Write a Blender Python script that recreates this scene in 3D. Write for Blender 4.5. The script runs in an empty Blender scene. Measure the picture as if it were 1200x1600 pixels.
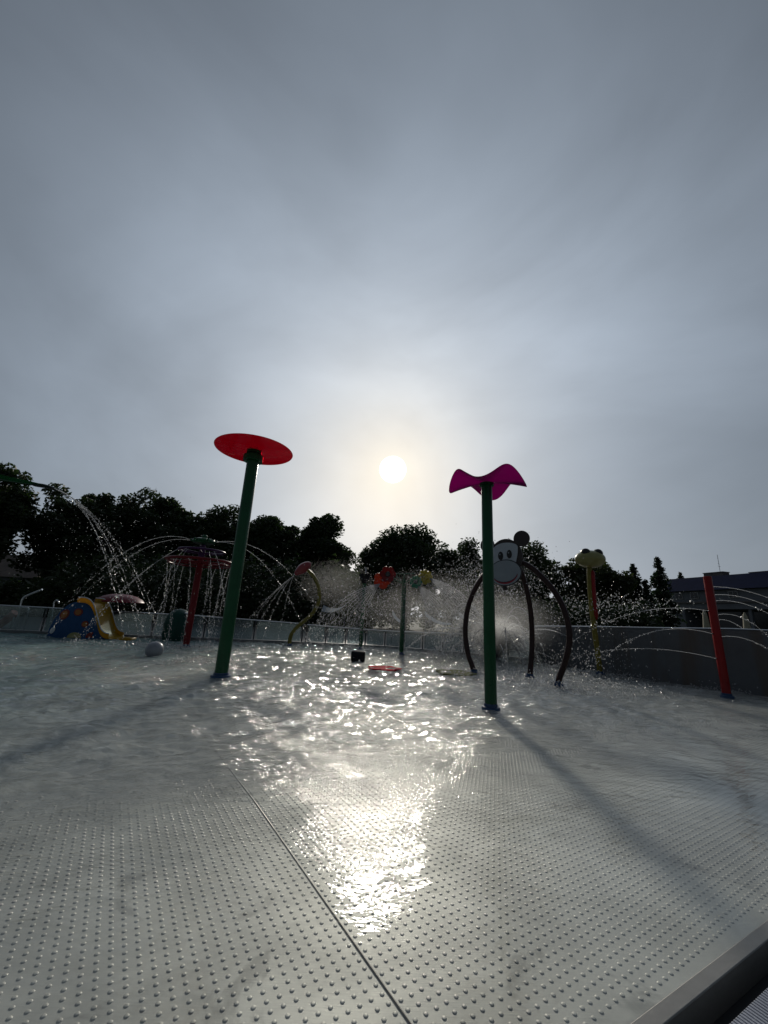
import bpy, bmesh, math, random
import numpy as np
from mathutils import Vector, Matrix

random.seed(7)
RNG = np.random.default_rng(11)
sc = bpy.context.scene
COL = sc.collection
R = math.radians

# ------------------------------------------------------------------ camera
PITCH, ROLL, CAMH, FPX = R(15.0), math.atan(118 / 2244), 1.0, 601.0
Fv = Vector((0, math.cos(PITCH), math.sin(PITCH)))
X0, U0 = Vector((1, 0, 0)), Vector((0, -math.sin(PITCH), math.cos(PITCH)))
Xv = X0 * math.cos(ROLL) + U0 * math.sin(ROLL)
Yv = U0 * math.cos(ROLL) - X0 * math.sin(ROLL)
cam = bpy.data.cameras.new('camera')
camo = bpy.data.objects.new('camera', cam)
COL.objects.link(camo)
cam.sensor_fit = 'VERTICAL'
cam.sensor_height = 24.0
cam.lens = 24.0 * FPX / 1600
cam.clip_start, cam.clip_end = 0.02, 3000
camo.matrix_world = Matrix(((Xv.x, Yv.x, -Fv.x, 0), (Xv.y, Yv.y, -Fv.y, 0), (Xv.z, Yv.z, -Fv.z, CAMH), (0, 0, 0, 1)))
sc.camera = camo

# ------------------------------------------------------------------ world: veiled sky round a hazy sun
SUN = Vector((0.017, 0.931, 0.364)).normalized()
SUN_EL = math.asin(SUN.z)
world = bpy.data.worlds.new("World")
sc.world = world
world.use_nodes = True
wn, wl = world.node_tree.nodes, world.node_tree.links
wn.clear()


def N(nodes, typ, **kw):
    n = nodes.new(typ)
    for k, v in kw.items():
        if k.startswith('i_'):
            n.inputs[int(k[2:]) if k[2:].isdigit() else k[2:].replace('_', ' ')].default_value = v
        else:
            setattr(n, k, v)
    return n


def wmath(op, a, b=None, clamp=False):
    n = N(wn, 'ShaderNodeMath', operation=op, use_clamp=clamp)
    for k, v in enumerate((a, b)):
        if v is None:
            continue
        if isinstance(v, (int, float)):
            n.inputs[k].default_value = v
        else:
            wl.new(v, n.inputs[k])
    return n.outputs[0]


tc = N(wn, 'ShaderNodeTexCoord')
nrm = N(wn, 'ShaderNodeVectorMath', operation='NORMALIZE')
wl.new(tc.outputs['Generated'], nrm.inputs[0])
dotn = N(wn, 'ShaderNodeVectorMath', operation='DOT_PRODUCT')
wl.new(nrm.outputs[0], dotn.inputs[0])
dotn.inputs[1].default_value = SUN
ang = wmath('MULTIPLY', wmath('ARCCOSINE', wmath('MINIMUM', dotn.outputs['Value'], 0.9999999)), 57.29578)   # degrees from the sun
sep = N(wn, 'ShaderNodeSeparateXYZ')
wl.new(nrm.outputs[0], sep.inputs[0])
zc = wmath('ADD', wmath('MAXIMUM', sep.outputs['Z'], 0.0), 0.22)
comb = N(wn, 'ShaderNodeCombineXYZ')
wl.new(wmath('DIVIDE', sep.outputs['X'], zc), comb.inputs[0])
wl.new(wmath('DIVIDE', sep.outputs['Y'], zc), comb.inputs[1])
mp = N(wn, 'ShaderNodeMapping')
mp.inputs['Rotation'].default_value = (0, 0, R(35))
mp.inputs['Scale'].default_value = (0.55, 1.35, 1)
mp.inputs['Location'].default_value = (3.1, 0.4, 0)
mp.inputs['Scale'].default_value = (1.0, 1.0, 1.7)
mp.inputs['Rotation'].default_value = (R(20), R(38), R(35))
wl.new(nrm.outputs[0], mp.inputs[0])
n1 = N(wn, 'ShaderNodeTexNoise', i_Scale=1.5, i_Detail=5.0, i_Roughness=0.5, i_Distortion=0.5)
wl.new(mp.outputs[0], n1.inputs['Vector'])
mp2 = N(wn, 'ShaderNodeMapping')
mp2.inputs['Rotation'].default_value = (0, 0, R(-28))
mp2.inputs['Scale'].default_value = (2.2, 2.2, 5.0)
wl.new(nrm.outputs[0], mp2.inputs[0])
n2 = N(wn, 'ShaderNodeTexNoise', i_Scale=1.7, i_Detail=7.0, i_Roughness=0.55, i_Distortion=0.5)
wl.new(mp2.outputs[0], n2.inputs['Vector'])
cl = wmath('ADD', wmath('MULTIPLY', wmath('SUBTRACT', n1.outputs[0], 0.5), 0.95), wmath('MULTIPLY', wmath('SUBTRACT', n2.outputs[0], 0.5), 0.13))
cl = wmath('ADD', cl, 1.0)
gauss = wmath('EXPONENT', wmath('MULTIPLY', wmath('POWER', wmath('DIVIDE', ang, 41.0), 2.0), -1.0))
veil = wmath('ADD', wmath('ADD', wmath('MULTIPLY', gauss, 0.58), wmath('MULTIPLY', wmath('EXPONENT', wmath('DIVIDE', ang, -10.0)), 0.06)), 0.055)
veil = wmath('ADD', veil, wmath('MULTIPLY', wmath('EXPONENT', wmath('DIVIDE', wmath('MAXIMUM', sep.outputs['Z'], 0.0), -0.25)), 0.05))
veil = wmath('MULTIPLY', veil, cl)
glow = wmath('MULTIPLY', wmath('EXPONENT', wmath('DIVIDE', ang, -1.6)), 0.12)
disc = N(wn, 'ShaderNodeMapRange', interpolation_type='SMOOTHSTEP')
disc.inputs['From Min'].default_value = 2.0
disc.inputs['From Max'].default_value = 1.6
disc.inputs['To Min'].default_value = 0.0
disc.inputs['To Max'].default_value = 30.0
wl.new(ang, disc.inputs['Value'])
tint = N(wn, 'ShaderNodeMix', data_type='RGBA')
tint.inputs[6].default_value = (0.80, 0.96, 1.18, 1)
tint.inputs[7].default_value = (1.0, 0.985, 0.91, 1)
wl.new(wmath('EXPONENT', wmath('DIVIDE', ang, -17.0)), tint.inputs[0])
vc = N(wn, 'ShaderNodeVectorMath', operation='SCALE')
wl.new(tint.outputs[2], vc.inputs[0])
wl.new(wmath('MULTIPLY', veil, 10.0), vc.inputs['Scale'])
gc = N(wn, 'ShaderNodeVectorMath', operation='SCALE')
gc.inputs[0].default_value = (1.0, 0.93, 0.76)
wl.new(wmath('MULTIPLY', wmath('ADD', glow, disc.outputs[0]), 10.0), gc.inputs['Scale'])
sky = N(wn, 'ShaderNodeTexSky', sky_type='NISHITA', sun_disc=False, sun_elevation=SUN_EL, sun_rotation=math.atan2(SUN.x, SUN.y),
        air_density=1.4, dust_density=3.0, ozone_density=1.0)
mixs = N(wn, 'ShaderNodeMix', data_type='RGBA')
mixs.inputs[0].default_value = 0.95
wl.new(sky.outputs[0], mixs.inputs[6])
wl.new(vc.outputs[0], mixs.inputs[7])
addg = N(wn, 'ShaderNodeVectorMath', operation='ADD')
wl.new(mixs.outputs[2], addg.inputs[0])
wl.new(gc.outputs[0], addg.inputs[1])
bg = N(wn, 'ShaderNodeBackground')
bg.inputs['Strength'].default_value = 0.1
wl.new(addg.outputs[0], bg.inputs['Color'])
wo = N(wn, 'ShaderNodeOutputWorld')
wl.new(bg.outputs[0], wo.inputs['Surface'])

# ------------------------------------------------------------------ sun
sl = bpy.data.lights.new('sun', 'SUN')
sl.energy = 1.6
sl.angle = R(4.0)
sl.color = (1.0, 0.93, 0.82)
so = bpy.data.objects.new('sun', sl)
COL.objects.link(so)
so.rotation_euler = (-SUN).to_track_quat('-Z', 'Y').to_euler()
so.location = (0, 20, 20)

sc.view_settings.view_transform = 'Standard'
sc.view_settings.look = 'None'
sc.view_settings.exposure = 0.12
sc.view_settings.gamma = 1.0
sc.view_settings.use_curve_mapping = False
sc.cycles.max_bounces = 8
sc.cycles.transparent_max_bounces = 48
sc.cycles.caustics_reflective = False
sc.cycles.caustics_refractive = False
sc.cycles.sample_clamp_indirect = 4.0


# ------------------------------------------------------------------ where things stand, read off the photograph's perspective
def ray(x, y):
    return Fv * FPX + Xv * (x - 600) + Yv * (800 - y)


def gnd(x, y, z=0.0):
    d = ray(x, y)
    return Vector((0, 0, CAMH)) + d * ((z - CAMH) / d.z)


def at_y(x, y, yy):
    d = ray(x, y)
    return Vector((0, 0, CAMH)) + d * (yy / d.y)


# ------------------------------------------------------------------ materials
def mat(name, base=(.5, .5, .5), rough=.5, metal=0.0, spec=.5, coat=0.0, var=0.0, vscale=6.0, bump=0.0, bscale=40.0, trans=0.0, transcol=None, rvar=0.0):
    m = bpy.data.materials.new(name)
    m.use_nodes = True
    nt = m.node_tree
    b = nt.nodes['Principled BSDF']
    b.inputs['Base Color'].default_value = (*base, 1)
    b.inputs['Roughness'].default_value = rough
    b.inputs['Metallic'].default_value = metal
    b.inputs['Specular IOR Level'].default_value = spec
    b.inputs['Coat Weight'].default_value = coat
    b.inputs['Coat Roughness'].default_value = 0.08
    t = nt.nodes.new('ShaderNodeTexCoord')
    if var or rvar:
        n = N(nt.nodes, 'ShaderNodeTexNoise', i_Scale=vscale, i_Detail=6.0, i_Roughness=0.6)
        nt.links.new(t.outputs['Object'], n.inputs['Vector'])
    if var:
        mr = N(nt.nodes, 'ShaderNodeMapRange')
        mr.inputs['From Min'].default_value, mr.inputs['From Max'].default_value = 0.3, 0.7
        mr.inputs['To Min'].default_value, mr.inputs['To Max'].default_value = 1 - var, 1 + var
        nt.links.new(n.outputs[0], mr.inputs[0])
        s = N(nt.nodes, 'ShaderNodeVectorMath', operation='SCALE')
        s.inputs[0].default_value = base
        nt.links.new(mr.outputs[0], s.inputs['Scale'])
        nt.links.new(s.outputs[0], b.inputs['Base Color'])
    if rvar:
        mr = N(nt.nodes, 'ShaderNodeMapRange')
        mr.inputs['From Min'].default_value, mr.inputs['From Max'].default_value = 0.3, 0.7
        mr.inputs['To Min'].default_value, mr.inputs['To Max'].default_value = max(.02, rough - rvar), rough + rvar
        nt.links.new(n.outputs[0], mr.inputs[0])
        nt.links.new(mr.outputs[0], b.inputs['Roughness'])
    if bump:
        nb = N(nt.nodes, 'ShaderNodeTexNoise', i_Scale=bscale, i_Detail=4.0)
        nt.links.new(t.outputs['Object'], nb.inputs['Vector'])
        bp = N(nt.nodes, 'ShaderNodeBump', i_Strength=bump, i_Distance=0.01)
        nt.links.new(nb.outputs[0], bp.inputs['Height'])
        nt.links.new(bp.outputs[0], b.inputs['Normal'])
    if trans:
        tr = N(nt.nodes, 'ShaderNodeBsdfTranslucent')
        tr.inputs[0].default_value = (*(transcol or base), 1)
        mx = N(nt.nodes, 'ShaderNodeMixShader', i_0=trans)
        nt.links.new(b.outputs[0], mx.inputs[1])
        nt.links.new(tr.outputs[0], mx.inputs[2])
        nt.links.new(mx.outputs[0], nt.nodes['Material Output'].inputs[0])
    return m


M = {}
M['green'] = mat('green_painted_steel', (.004, .075, .026), .35, spec=.3, coat=.12, var=.12, vscale=5, rvar=.08, bump=.05, bscale=120)
M['blue_ring'] = mat('blue_plastic', (.01, .05, .13), .4)
M['brown'] = mat('brown_painted_steel', (.03, .014, .013), .4, spec=.3, var=.15, bump=.05)
M['brown_plate'] = mat('dark_brown_board', (.035, .026, .026), .5, var=.08)
M['face_grey'] = mat('pale_face_board', (.46, .50, .56), .5, var=.04)
M['muzzle_grey'] = mat('muzzle_board', (.29, .33, .37), .5, var=.04)
M['black'] = mat('black_board', (.012, .012, .014), .4)
M['mouth_red'] = mat('red_mouth_board', (.30, .02, .04), .4)
M['yellow'] = mat('yellow_painted_steel', (.20, .17, .03), .4, spec=.3, var=.15)
M['frog_yellow'] = mat('yellow_fibreglass', (.30, .28, .10), .4, coat=.2, var=.1, vscale=9)
M['red'] = mat('red_painted_steel', (.27, .006, .008), .35, spec=.3, coat=.1, var=.12, rvar=.08)
M['tier_red'] = mat('tier_red_steel', (.15, .004, .008), .4, spec=.25, var=.1)
M['purple'] = mat('purple_steel', (.05, .012, .07), .4, spec=.3)
M['leaf_green'] = mat('green_fibreglass', (.01, .16, .06), .35, coat=.4, var=.1)
M['stool'] = mat('dark_grey_rubber', (.022, .024, .027), .8, spec=.15, var=.2, bump=.2)
M['ball'] = mat('grey_fibreglass', (.26, .27, .30), .4, coat=.3, var=.18, vscale=4)
M['chrome'] = mat('stainless_tube', (.62, .63, .64), .2, metal=1.0)
M['rail'] = mat('stainless_rail', (.55, .57, .58), .3, metal=1.0)
M['post'] = mat('dark_fence_post', (.07, .075, .08), .4, metal=.6)
M['kerb'] = mat('grey_pool_coping', (.16, .17, .17), .5, var=.2, vscale=3)
M['slide_blue'] = mat('blue_fibreglass', (.006, .065, .19), .4, spec=.3, var=.08)
M['slide_yellow'] = mat('yellow_fibreglass_chute', (.42, .26, .012), .4, trans=.4, transcol=(.75, .46, .02))
M['spot_orange'] = mat('orange_spot', (.36, .12, .015), .45)
M['spot_red'] = mat('red_spot_rim', (.22, .02, .012), .45)
M['white'] = mat('white_plastic', (.6, .62, .64), .45)
M['cap_red'] = mat('red_canopy', (.16, .008, .02), .4, spec=.3, trans=.12, transcol=(.3, .02, .03))
M['teal'] = mat('teal_green_fibreglass', (.004, .055, .042), .4, spec=.3, trans=.12, transcol=(.01, .15, .10))
M['flower_red'] = mat('red_petal_plastic', (.25, .01, .015), .4, trans=.3, transcol=(.42, .012, .02))
M['flower_orange'] = mat('orange_petal_plastic', (.42, .07, .015), .4, trans=.4, transcol=(.55, .09, .02))
M['flower_green'] = mat('green_petal_plastic', (.02, .20, .12), .4, trans=.35, transcol=(.03, .32, .2))
M['flower_yellow'] = mat('yellow_petal_plastic', (.32, .29, .02), .4, trans=.35, transcol=(.42, .37, .03))
M['sail'] = mat('white_sail_cloth', (.6, .62, .64), .7, trans=.2, transcol=(.6, .62, .64))
M['sail_blue'] = mat('pale_blue_sail_cloth', (.10, .16, .20), .7, trans=.2, transcol=(.14, .2, .25))
M['roof'] = mat('dark_blue_roof_metal', (.010, .018, .055), .85, spec=.1, var=.15, vscale=1.5)
M['render_wall'] = mat('grey_rendered_wall', (.15, .16, .18), .8, spec=.2, var=.1, vscale=1.2)
M['dark_glass'] = mat('dark_window_glass', (.012, .014, .018), .12)
M['frame'] = mat('pale_window_frame', (.4, .4, .4), .5)
M['parasol'] = mat('cream_parasol_cloth', (.42, .38, .28), .8, var=.12, vscale=8)
M['brick'] = mat('chimney_render', (.11, .10, .10), .8, var=.2)
M['tile'] = mat('brown_roof_tile', (.10, .075, .06), .8, var=.25, vscale=1.5)
M['bark'] = mat('bark', (.05, .04, .032), .9, var=.3, vscale=8, bump=.4, bscale=20)
M['petal_patch_red'] = mat('red_floor_inlay', (.50, .02, .03), .9, spec=.1, var=.3, vscale=8)
M['petal_patch_yellow'] = mat('yellow_green_floor_inlay', (.12, .13, .06), .9, spec=.1, var=.3, vscale=8)
M['grating'] = mat('white_plastic_grating', (.36, .38, .44), .45, var=.1)
M['channel'] = mat('dark_channel', (.015, .016, .018), .5)


def leaf_mat(name, c):
    m = mat(name, c, .55, var=.35, vscale=.6, trans=.32, transcol=(c[0] * 1.3, c[1] * 1.6, c[2] * .8))
    return m


M['leaf'] = leaf_mat('broadleaf_foliage', (.030, .046, .018))
M['leaf_b'] = leaf_mat('olive_foliage', (.042, .050, .020))
M['needle'] = leaf_mat('conifer_foliage', (.018, .032, .018))


def schlick(nt, f0, normal=None):
    """surface reflectance against viewing angle, the same from both sides"""
    lw = N(nt.nodes, 'ShaderNodeLayerWeight', i_Blend=.5)
    if normal is not None:
        nt.links.new(normal, lw.inputs['Normal'])
    p = N(nt.nodes, 'ShaderNodeMath', operation='POWER', i_1=5.0)
    nt.links.new(lw.outputs['Facing'], p.inputs[0])
    q = N(nt.nodes, 'ShaderNodeMath', operation='MULTIPLY_ADD', i_1=1 - f0, i_2=f0)
    nt.links.new(p.outputs[0], q.inputs[0])
    return q.outputs[0]


def acrylic(name, col, mix, rough=.05, diff=None, shine=1.0):
    """coloured see-through sheet: light passes tinted, with a clear surface shine"""
    m = bpy.data.materials.new(name)
    m.use_nodes = True
    nt = m.node_tree
    nt.nodes.clear()
    o = nt.nodes.new('ShaderNodeOutputMaterial')
    t = N(nt.nodes, 'ShaderNodeBsdfTransparent')
    t.inputs[0].default_value = (*col, 1)
    tl = N(nt.nodes, 'ShaderNodeBsdfTranslucent')
    tl.inputs[0].default_value = (*(diff or col), 1)
    m1 = N(nt.nodes, 'ShaderNodeMixShader', i_0=mix)
    nt.links.new(t.outputs[0], m1.inputs[1])
    nt.links.new(tl.outputs[0], m1.inputs[2])
    g = N(nt.nodes, 'ShaderNodeBsdfGlossy')
    g.inputs['Roughness'].default_value = rough
    fr = schlick(nt, .035)
    m2 = N(nt.nodes, 'ShaderNodeMixShader')
    sh = N(nt.nodes, 'ShaderNodeMath', operation='MULTIPLY', i_1=shine)
    nt.links.new(fr, sh.inputs[0])
    nt.links.new(sh.outputs[0], m2.inputs[0])
    nt.links.new(m1.outputs[0], m2.inputs[1])
    nt.links.new(g.outputs[0], m2.inputs[2])
    nt.links.new(m2.outputs[0], o.inputs[0])
    return m


M['acrylic_red'] = acrylic('red_acrylic', (.60, .012, .075), .38, diff=(.44, .012, .085), shine=.7)
M['acrylic_magenta'] = acrylic('magenta_acrylic', (.45, .008, .26), .7, rough=.3, diff=(.31, .006, .23), shine=.35)
M['glass'] = acrylic('wet_fence_glass', (.55, .62, .64), .13, rough=.08, diff=(.35, .42, .45))
M['leaf_acrylic'] = acrylic('green_acrylic', (.008, .12, .045), .5, rough=.1, diff=(.008, .12, .05))


def drop_mat():
    """drops scatter sunlight mostly forwards, so they flare against the light"""
    m = bpy.data.materials.new('water_drops')
    m.use_nodes = True
    nt = m.node_tree
    nt.nodes.clear()
    o = nt.nodes.new('ShaderNodeOutputMaterial')
    tl = N(nt.nodes, 'ShaderNodeBsdfTranslucent')
    tl.inputs[0].default_value = (.92, .94, .96, 1)
    rf_ = N(nt.nodes, 'ShaderNodeBsdfRefraction', i_IOR=1.33, i_Roughness=.22)
    m1 = N(nt.nodes, 'ShaderNodeMixShader', i_0=.5)
    nt.links.new(tl.outputs[0], m1.inputs[1])
    nt.links.new(rf_.outputs[0], m1.inputs[2])
    g = N(nt.nodes, 'ShaderNodeBsdfGlossy')
    g.inputs['Roughness'].default_value = .2
    m2 = N(nt.nodes, 'ShaderNodeMixShader', i_0=.35)
    nt.links.new(m1.outputs[0], m2.inputs[1])
    nt.links.new(g.outputs[0], m2.inputs[2])
    nt.links.new(m2.outputs[0], o.inputs[0])
    return m


M['drops'] = drop_mat()


# stainless steel floor: brushed, blotchy with water marks
def steel_mat():
    m = bpy.data.materials.new('stainless_pool_floor')
    m.use_nodes = True
    nt = m.node_tree
    L = nt.links
    b = nt.nodes['Principled BSDF']
    t = nt.nodes.new('ShaderNodeTexCoord')
    n = N(nt.nodes, 'ShaderNodeTexNoise', i_Scale=1.6, i_Detail=7.0, i_Roughness=.6, i_Distortion=.4)
    L.new(t.outputs['Object'], n.inputs['Vector'])
    cr = N(nt.nodes, 'ShaderNodeValToRGB')
    cr.color_ramp.elements[0].position, cr.color_ramp.elements[0].color = .36, (.37, .365, .335, 1)
    cr.color_ramp.elements[1].position, cr.color_ramp.elements[1].color = .64, (.62, .61, .56, 1)
    L.new(n.outputs[0], cr.inputs[0])
    n2 = N(nt.nodes, 'ShaderNodeTexNoise', i_Scale=9.0, i_Detail=6.0, i_Roughness=.65)
    L.new(t.outputs['Object'], n2.inputs['Vector'])
    mr = N(nt.nodes, 'ShaderNodeMapRange')
    mr.inputs['To Min'].default_value, mr.inputs['To Max'].default_value = .46, .62
    L.new(n2.outputs[0], mr.inputs[0])
    n5 = N(nt.nodes, 'ShaderNodeTexNoise', i_Scale=2.3, i_Detail=5.0, i_Roughness=.55, i_Distortion=1.6)
    L.new(t.outputs['Object'], n5.inputs['Vector'])
    r5 = N(nt.nodes, 'ShaderNodeMapRange', interpolation_type='SMOOTHSTEP')
    r5.inputs['From Min'].default_value, r5.inputs['From Max'].default_value = .60, .68
    r5.inputs['To Min'].default_value, r5.inputs['To Max'].default_value = 1.0, .66
    L.new(n5.outputs[0], r5.inputs[0])
    s5 = N(nt.nodes, 'ShaderNodeVectorMath', operation='SCALE')
    L.new(cr.outputs[0], s5.inputs[0])
    L.new(r5.outputs[0], s5.inputs['Scale'])
    L.new(s5.outputs[0], b.inputs['Base Color'])
    L.new(mr.outputs[0], b.inputs['Roughness'])
    b.inputs['Metallic'].default_value = .22
    b.inputs['Specular IOR Level'].default_value = .35
    # fine brushing across the plates
    mpn = N(nt.nodes, 'ShaderNodeMapping')
    mpn.inputs['Rotation'].default_value = (0, 0, R(-30))
    mpn.inputs['Scale'].default_value = (14, 260, 1)
    L.new(t.outputs['Object'], mpn.inputs[0])
    n3 = N(nt.nodes, 'ShaderNodeTexNoise', i_Scale=1.0, i_Detail=3.0)
    L.new(mpn.outputs[0], n3.inputs['Vector'])
    mx = N(nt.nodes, 'ShaderNodeMath', operation='ADD')
    sc1 = N(nt.nodes, 'ShaderNodeMath', operation='MULTIPLY', i_1=.12)
    L.new(n3.outputs[0], sc1.inputs[0])
    L.new(sc1.outputs[0], mx.inputs[0])
    n4 = N(nt.nodes, 'ShaderNodeTexNoise', i_Scale=3.2, i_Detail=2.0)
    L.new(t.outputs['Object'], n4.inputs['Vector'])
    L.new(n4.outputs[0], mx.inputs[1])
    bp = N(nt.nodes, 'ShaderNodeBump', i_Strength=.5, i_Distance=.006)
    L.new(mx.outputs[0], bp.inputs['Height'])
    L.new(bp.outputs[0], b.inputs['Normal'])
    return m


M['steel'] = steel_mat()
M['lip'] = mat('dull_steel_lip', (.24, .235, .22), .5, metal=.3, var=.12, vscale=5, bump=.1)


def water_mat():
    m = bpy.data.materials.new('shallow_agitated_water')
    m.use_nodes = True
    nt = m.node_tree
    L = nt.links
    nt.nodes.clear()
    o = nt.nodes.new('ShaderNodeOutputMaterial')
    t = nt.nodes.new('ShaderNodeTexCoord')
    sp = N(nt.nodes, 'ShaderNodeSeparateXYZ')
    L.new(t.outputs['Object'], sp.inputs[0])
    # distance into the pool, away from the dry edge
    d1 = N(nt.nodes, 'ShaderNodeVectorMath', operation='DOT_PRODUCT')
    L.new(t.outputs['Object'], d1.inputs[0])
    d1.inputs[1].default_value = (-.473, .881, 0)
    nz = N(nt.nodes, 'ShaderNodeTexNoise', i_Scale=.9, i_Detail=3.0)
    L.new(t.outputs['Object'], nz.inputs['Vector'])
    dd = N(nt.nodes, 'ShaderNodeMath', operation='MULTIPLY_ADD', i_1=1.6)
    L.new(nz.outputs[0], dd.inputs[0])
    L.new(d1.outputs['Value'], dd.inputs[2])
    deep = N(nt.nodes, 'ShaderNodeMapRange', interpolation_type='SMOOTHSTEP')
    deep.inputs['From Min'].default_value, deep.inputs['From Max'].default_value = 2.0, 4.8
    L.new(dd.outputs[0], deep.inputs[0])
    # ripples: two scales, a little stretched
    mp_ = N(nt.nodes, 'ShaderNodeMapping')
    mp_.inputs['Rotation'].default_value = (0, 0, R(18))
    mp_.inputs['Scale'].default_value = (.8, 1.7, 1)
    L.new(t.outputs['Object'], mp_.inputs[0])
    a = N(nt.nodes, 'ShaderNodeTexNoise', i_Scale=8.0, i_Detail=3.5, i_Roughness=.55, i_Distortion=.6)
    L.new(mp_.outputs[0], a.inputs['Vector'])
    c = N(nt.nodes, 'ShaderNodeTexNoise', i_Scale=42.0, i_Detail=3.0, i_Roughness=.6)
    L.new(mp_.outputs[0], c.inputs['Vector'])
    ad = N(nt.nodes, 'ShaderNodeMath', operation='MULTIPLY_ADD', i_1=.55)
    cs_ = N(nt.nodes, 'ShaderNodeMath', operation='MULTIPLY')
    L.new(c.outputs[0], cs_.inputs[0])
    L.new(cs_.outputs[0], ad.inputs[0])
    L.new(a.outputs[0], ad.inputs[2])
    dps = N(nt.nodes, 'ShaderNodeMapRange', interpolation_type='SMOOTHSTEP')
    dps.inputs['From Min'].default_value, dps.inputs['From Max'].default_value = 1.5, 4.0
    L.new(dd.outputs[0], dps.inputs[0])
    st = N(nt.nodes, 'ShaderNodeMapRange')
    st.inputs['To Min'].default_value, st.inputs['To Max'].default_value = .030, .30
    L.new(dps.outputs[0], st.inputs[0])
    L.new(dps.outputs[0], cs_.inputs[1])
    bp = N(nt.nodes, 'ShaderNodeBump', i_Distance=.13)
    far = N(nt.nodes, 'ShaderNodeMapRange', interpolation_type='SMOOTHSTEP')
    far.inputs['From Min'].default_value, far.inputs['From Max'].default_value = 5.2, 9.0
    far.inputs['To Min'].default_value, far.inputs['To Max'].default_value = 0, .5
    L.new(dd.outputs[0], far.inputs[0])
    sm = N(nt.nodes, 'ShaderNodeMath', operation='ADD')
    L.new(st.outputs[0], sm.inputs[0])
    L.new(far.outputs[0], sm.inputs[1])
    L.new(sm.outputs[0], bp.inputs['Strength'])
    L.new(ad.outputs[0], bp.inputs['Height'])
    fr = schlick(nt, .02, bp.outputs[0])
    g = N(nt.nodes, 'ShaderNodeBsdfGlossy')
    g.inputs['Roughness'].default_value = .06
    L.new(bp.outputs[0], g.inputs['Normal'])
    tp = N(nt.nodes, 'ShaderNodeBsdfTransparent')
    tp.inputs[0].default_value = (.94, .955, .945, 1)
    # air bubbles stirred into the water by the jets
    df = N(nt.nodes, 'ShaderNodeBsdfDiffuse')
    df.inputs[0].default_value = (.50, .56, .55, 1)
    L.new(bp.outputs[0], df.inputs['Normal'])
    tx = N(nt.nodes, 'ShaderNodeMapRange', interpolation_type='SMOOTHSTEP')
    tx.inputs['From Min'].default_value, tx.inputs['From Max'].default_value = -.5, -6.5
    L.new(sp.outputs['X'], tx.inputs[0])
    tm = N(nt.nodes, 'ShaderNodeMix', data_type='RGBA')
    L.new(tx.outputs[0], tm.inputs[0])
    tm.inputs[6].default_value = (.60, .63, .61, 1)
    tm.inputs[7].default_value = (.36, .54, .54, 1)
    L.new(tm.outputs[2], df.inputs[0])
    fo = N(nt.nodes, 'ShaderNodeTexNoise', i_Scale=1.3, i_Detail=6.0, i_Roughness=.65)
    L.new(t.outputs['Object'], fo.inputs['Vector'])
    fm = N(nt.nodes, 'ShaderNodeMapRange')
    fm.inputs['From Min'].default_value, fm.inputs['From Max'].default_value = .35, .75
    fm.inputs['To Min'].default_value, fm.inputs['To Max'].default_value = .30, .75
    L.new(fo.outputs[0], fm.inputs[0])
    mu = N(nt.nodes, 'ShaderNodeMath', operation='MULTIPLY')
    L.new(fm.outputs[0], mu.inputs[0])
    L.new(deep.outputs[0], mu.inputs[1])
    m1 = N(nt.nodes, 'ShaderNodeMixShader')
    L.new(mu.outputs[0], m1.inputs[0])
    L.new(tp.outputs[0], m1.inputs[1])
    L.new(df.outputs[0], m1.inputs[2])
    m2 = N(nt.nodes, 'ShaderNodeMixShader')
    L.new(fr, m2.inputs[0])
    L.new(m1.outputs[0], m2.inputs[1])
    L.new(g.outputs[0], m2.inputs[2])
    L.new(m2.outputs[0], o.inputs[0])
    return m


M['water'] = water_mat()

# concrete/steel basin wall with rusty run-down stains
def wall_mat():
    m = mat('stained_basin_wall', (.105, .115, .125), .55, var=.12, vscale=2.0, bump=.1, bscale=60)
    nt = m.node_tree
    L = nt.links
    b = nt.nodes['Principled BSDF']
    src = b.inputs['Base Color'].links[0].from_socket
    t = nt.nodes.new('ShaderNodeTexCoord')
    mp_ = N(nt.nodes, 'ShaderNodeMapping')
    mp_.inputs['Scale'].default_value = (2.2, 2.2, .22)
    L.new(t.outputs['Object'], mp_.inputs[0])
    n = N(nt.nodes, 'ShaderNodeTexNoise', i_Scale=1.2, i_Detail=5.0)
    L.new(mp_.outputs[0], n.inputs['Vector'])
    mr = N(nt.nodes, 'ShaderNodeMapRange')
    mr.inputs['From Min'].default_value, mr.inputs['From Max'].default_value = .52, .72
    L.new(n.outputs[0], mr.inputs[0])
    mx = N(nt.nodes, 'ShaderNodeMix', data_type='RGBA')
    L.new(mr.outputs[0], mx.inputs[0])
    L.new(src, mx.inputs[6])
    mx.inputs[7].default_value = (.10, .075, .05, 1)
    L.new(mx.outputs[2], b.inputs['Base Color'])
    return m


M['wall'] = wall_mat()
M['paving'] = mat('wet_concrete_paving', (.17, .17, .165), .38, var=.2, vscale=.8, bump=.15, bscale=12, rvar=.12)
M['ground'] = mat('lawn_ground', (.035, .045, .02), .9, var=.4, vscale=.5, bump=.4, bscale=6)


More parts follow.
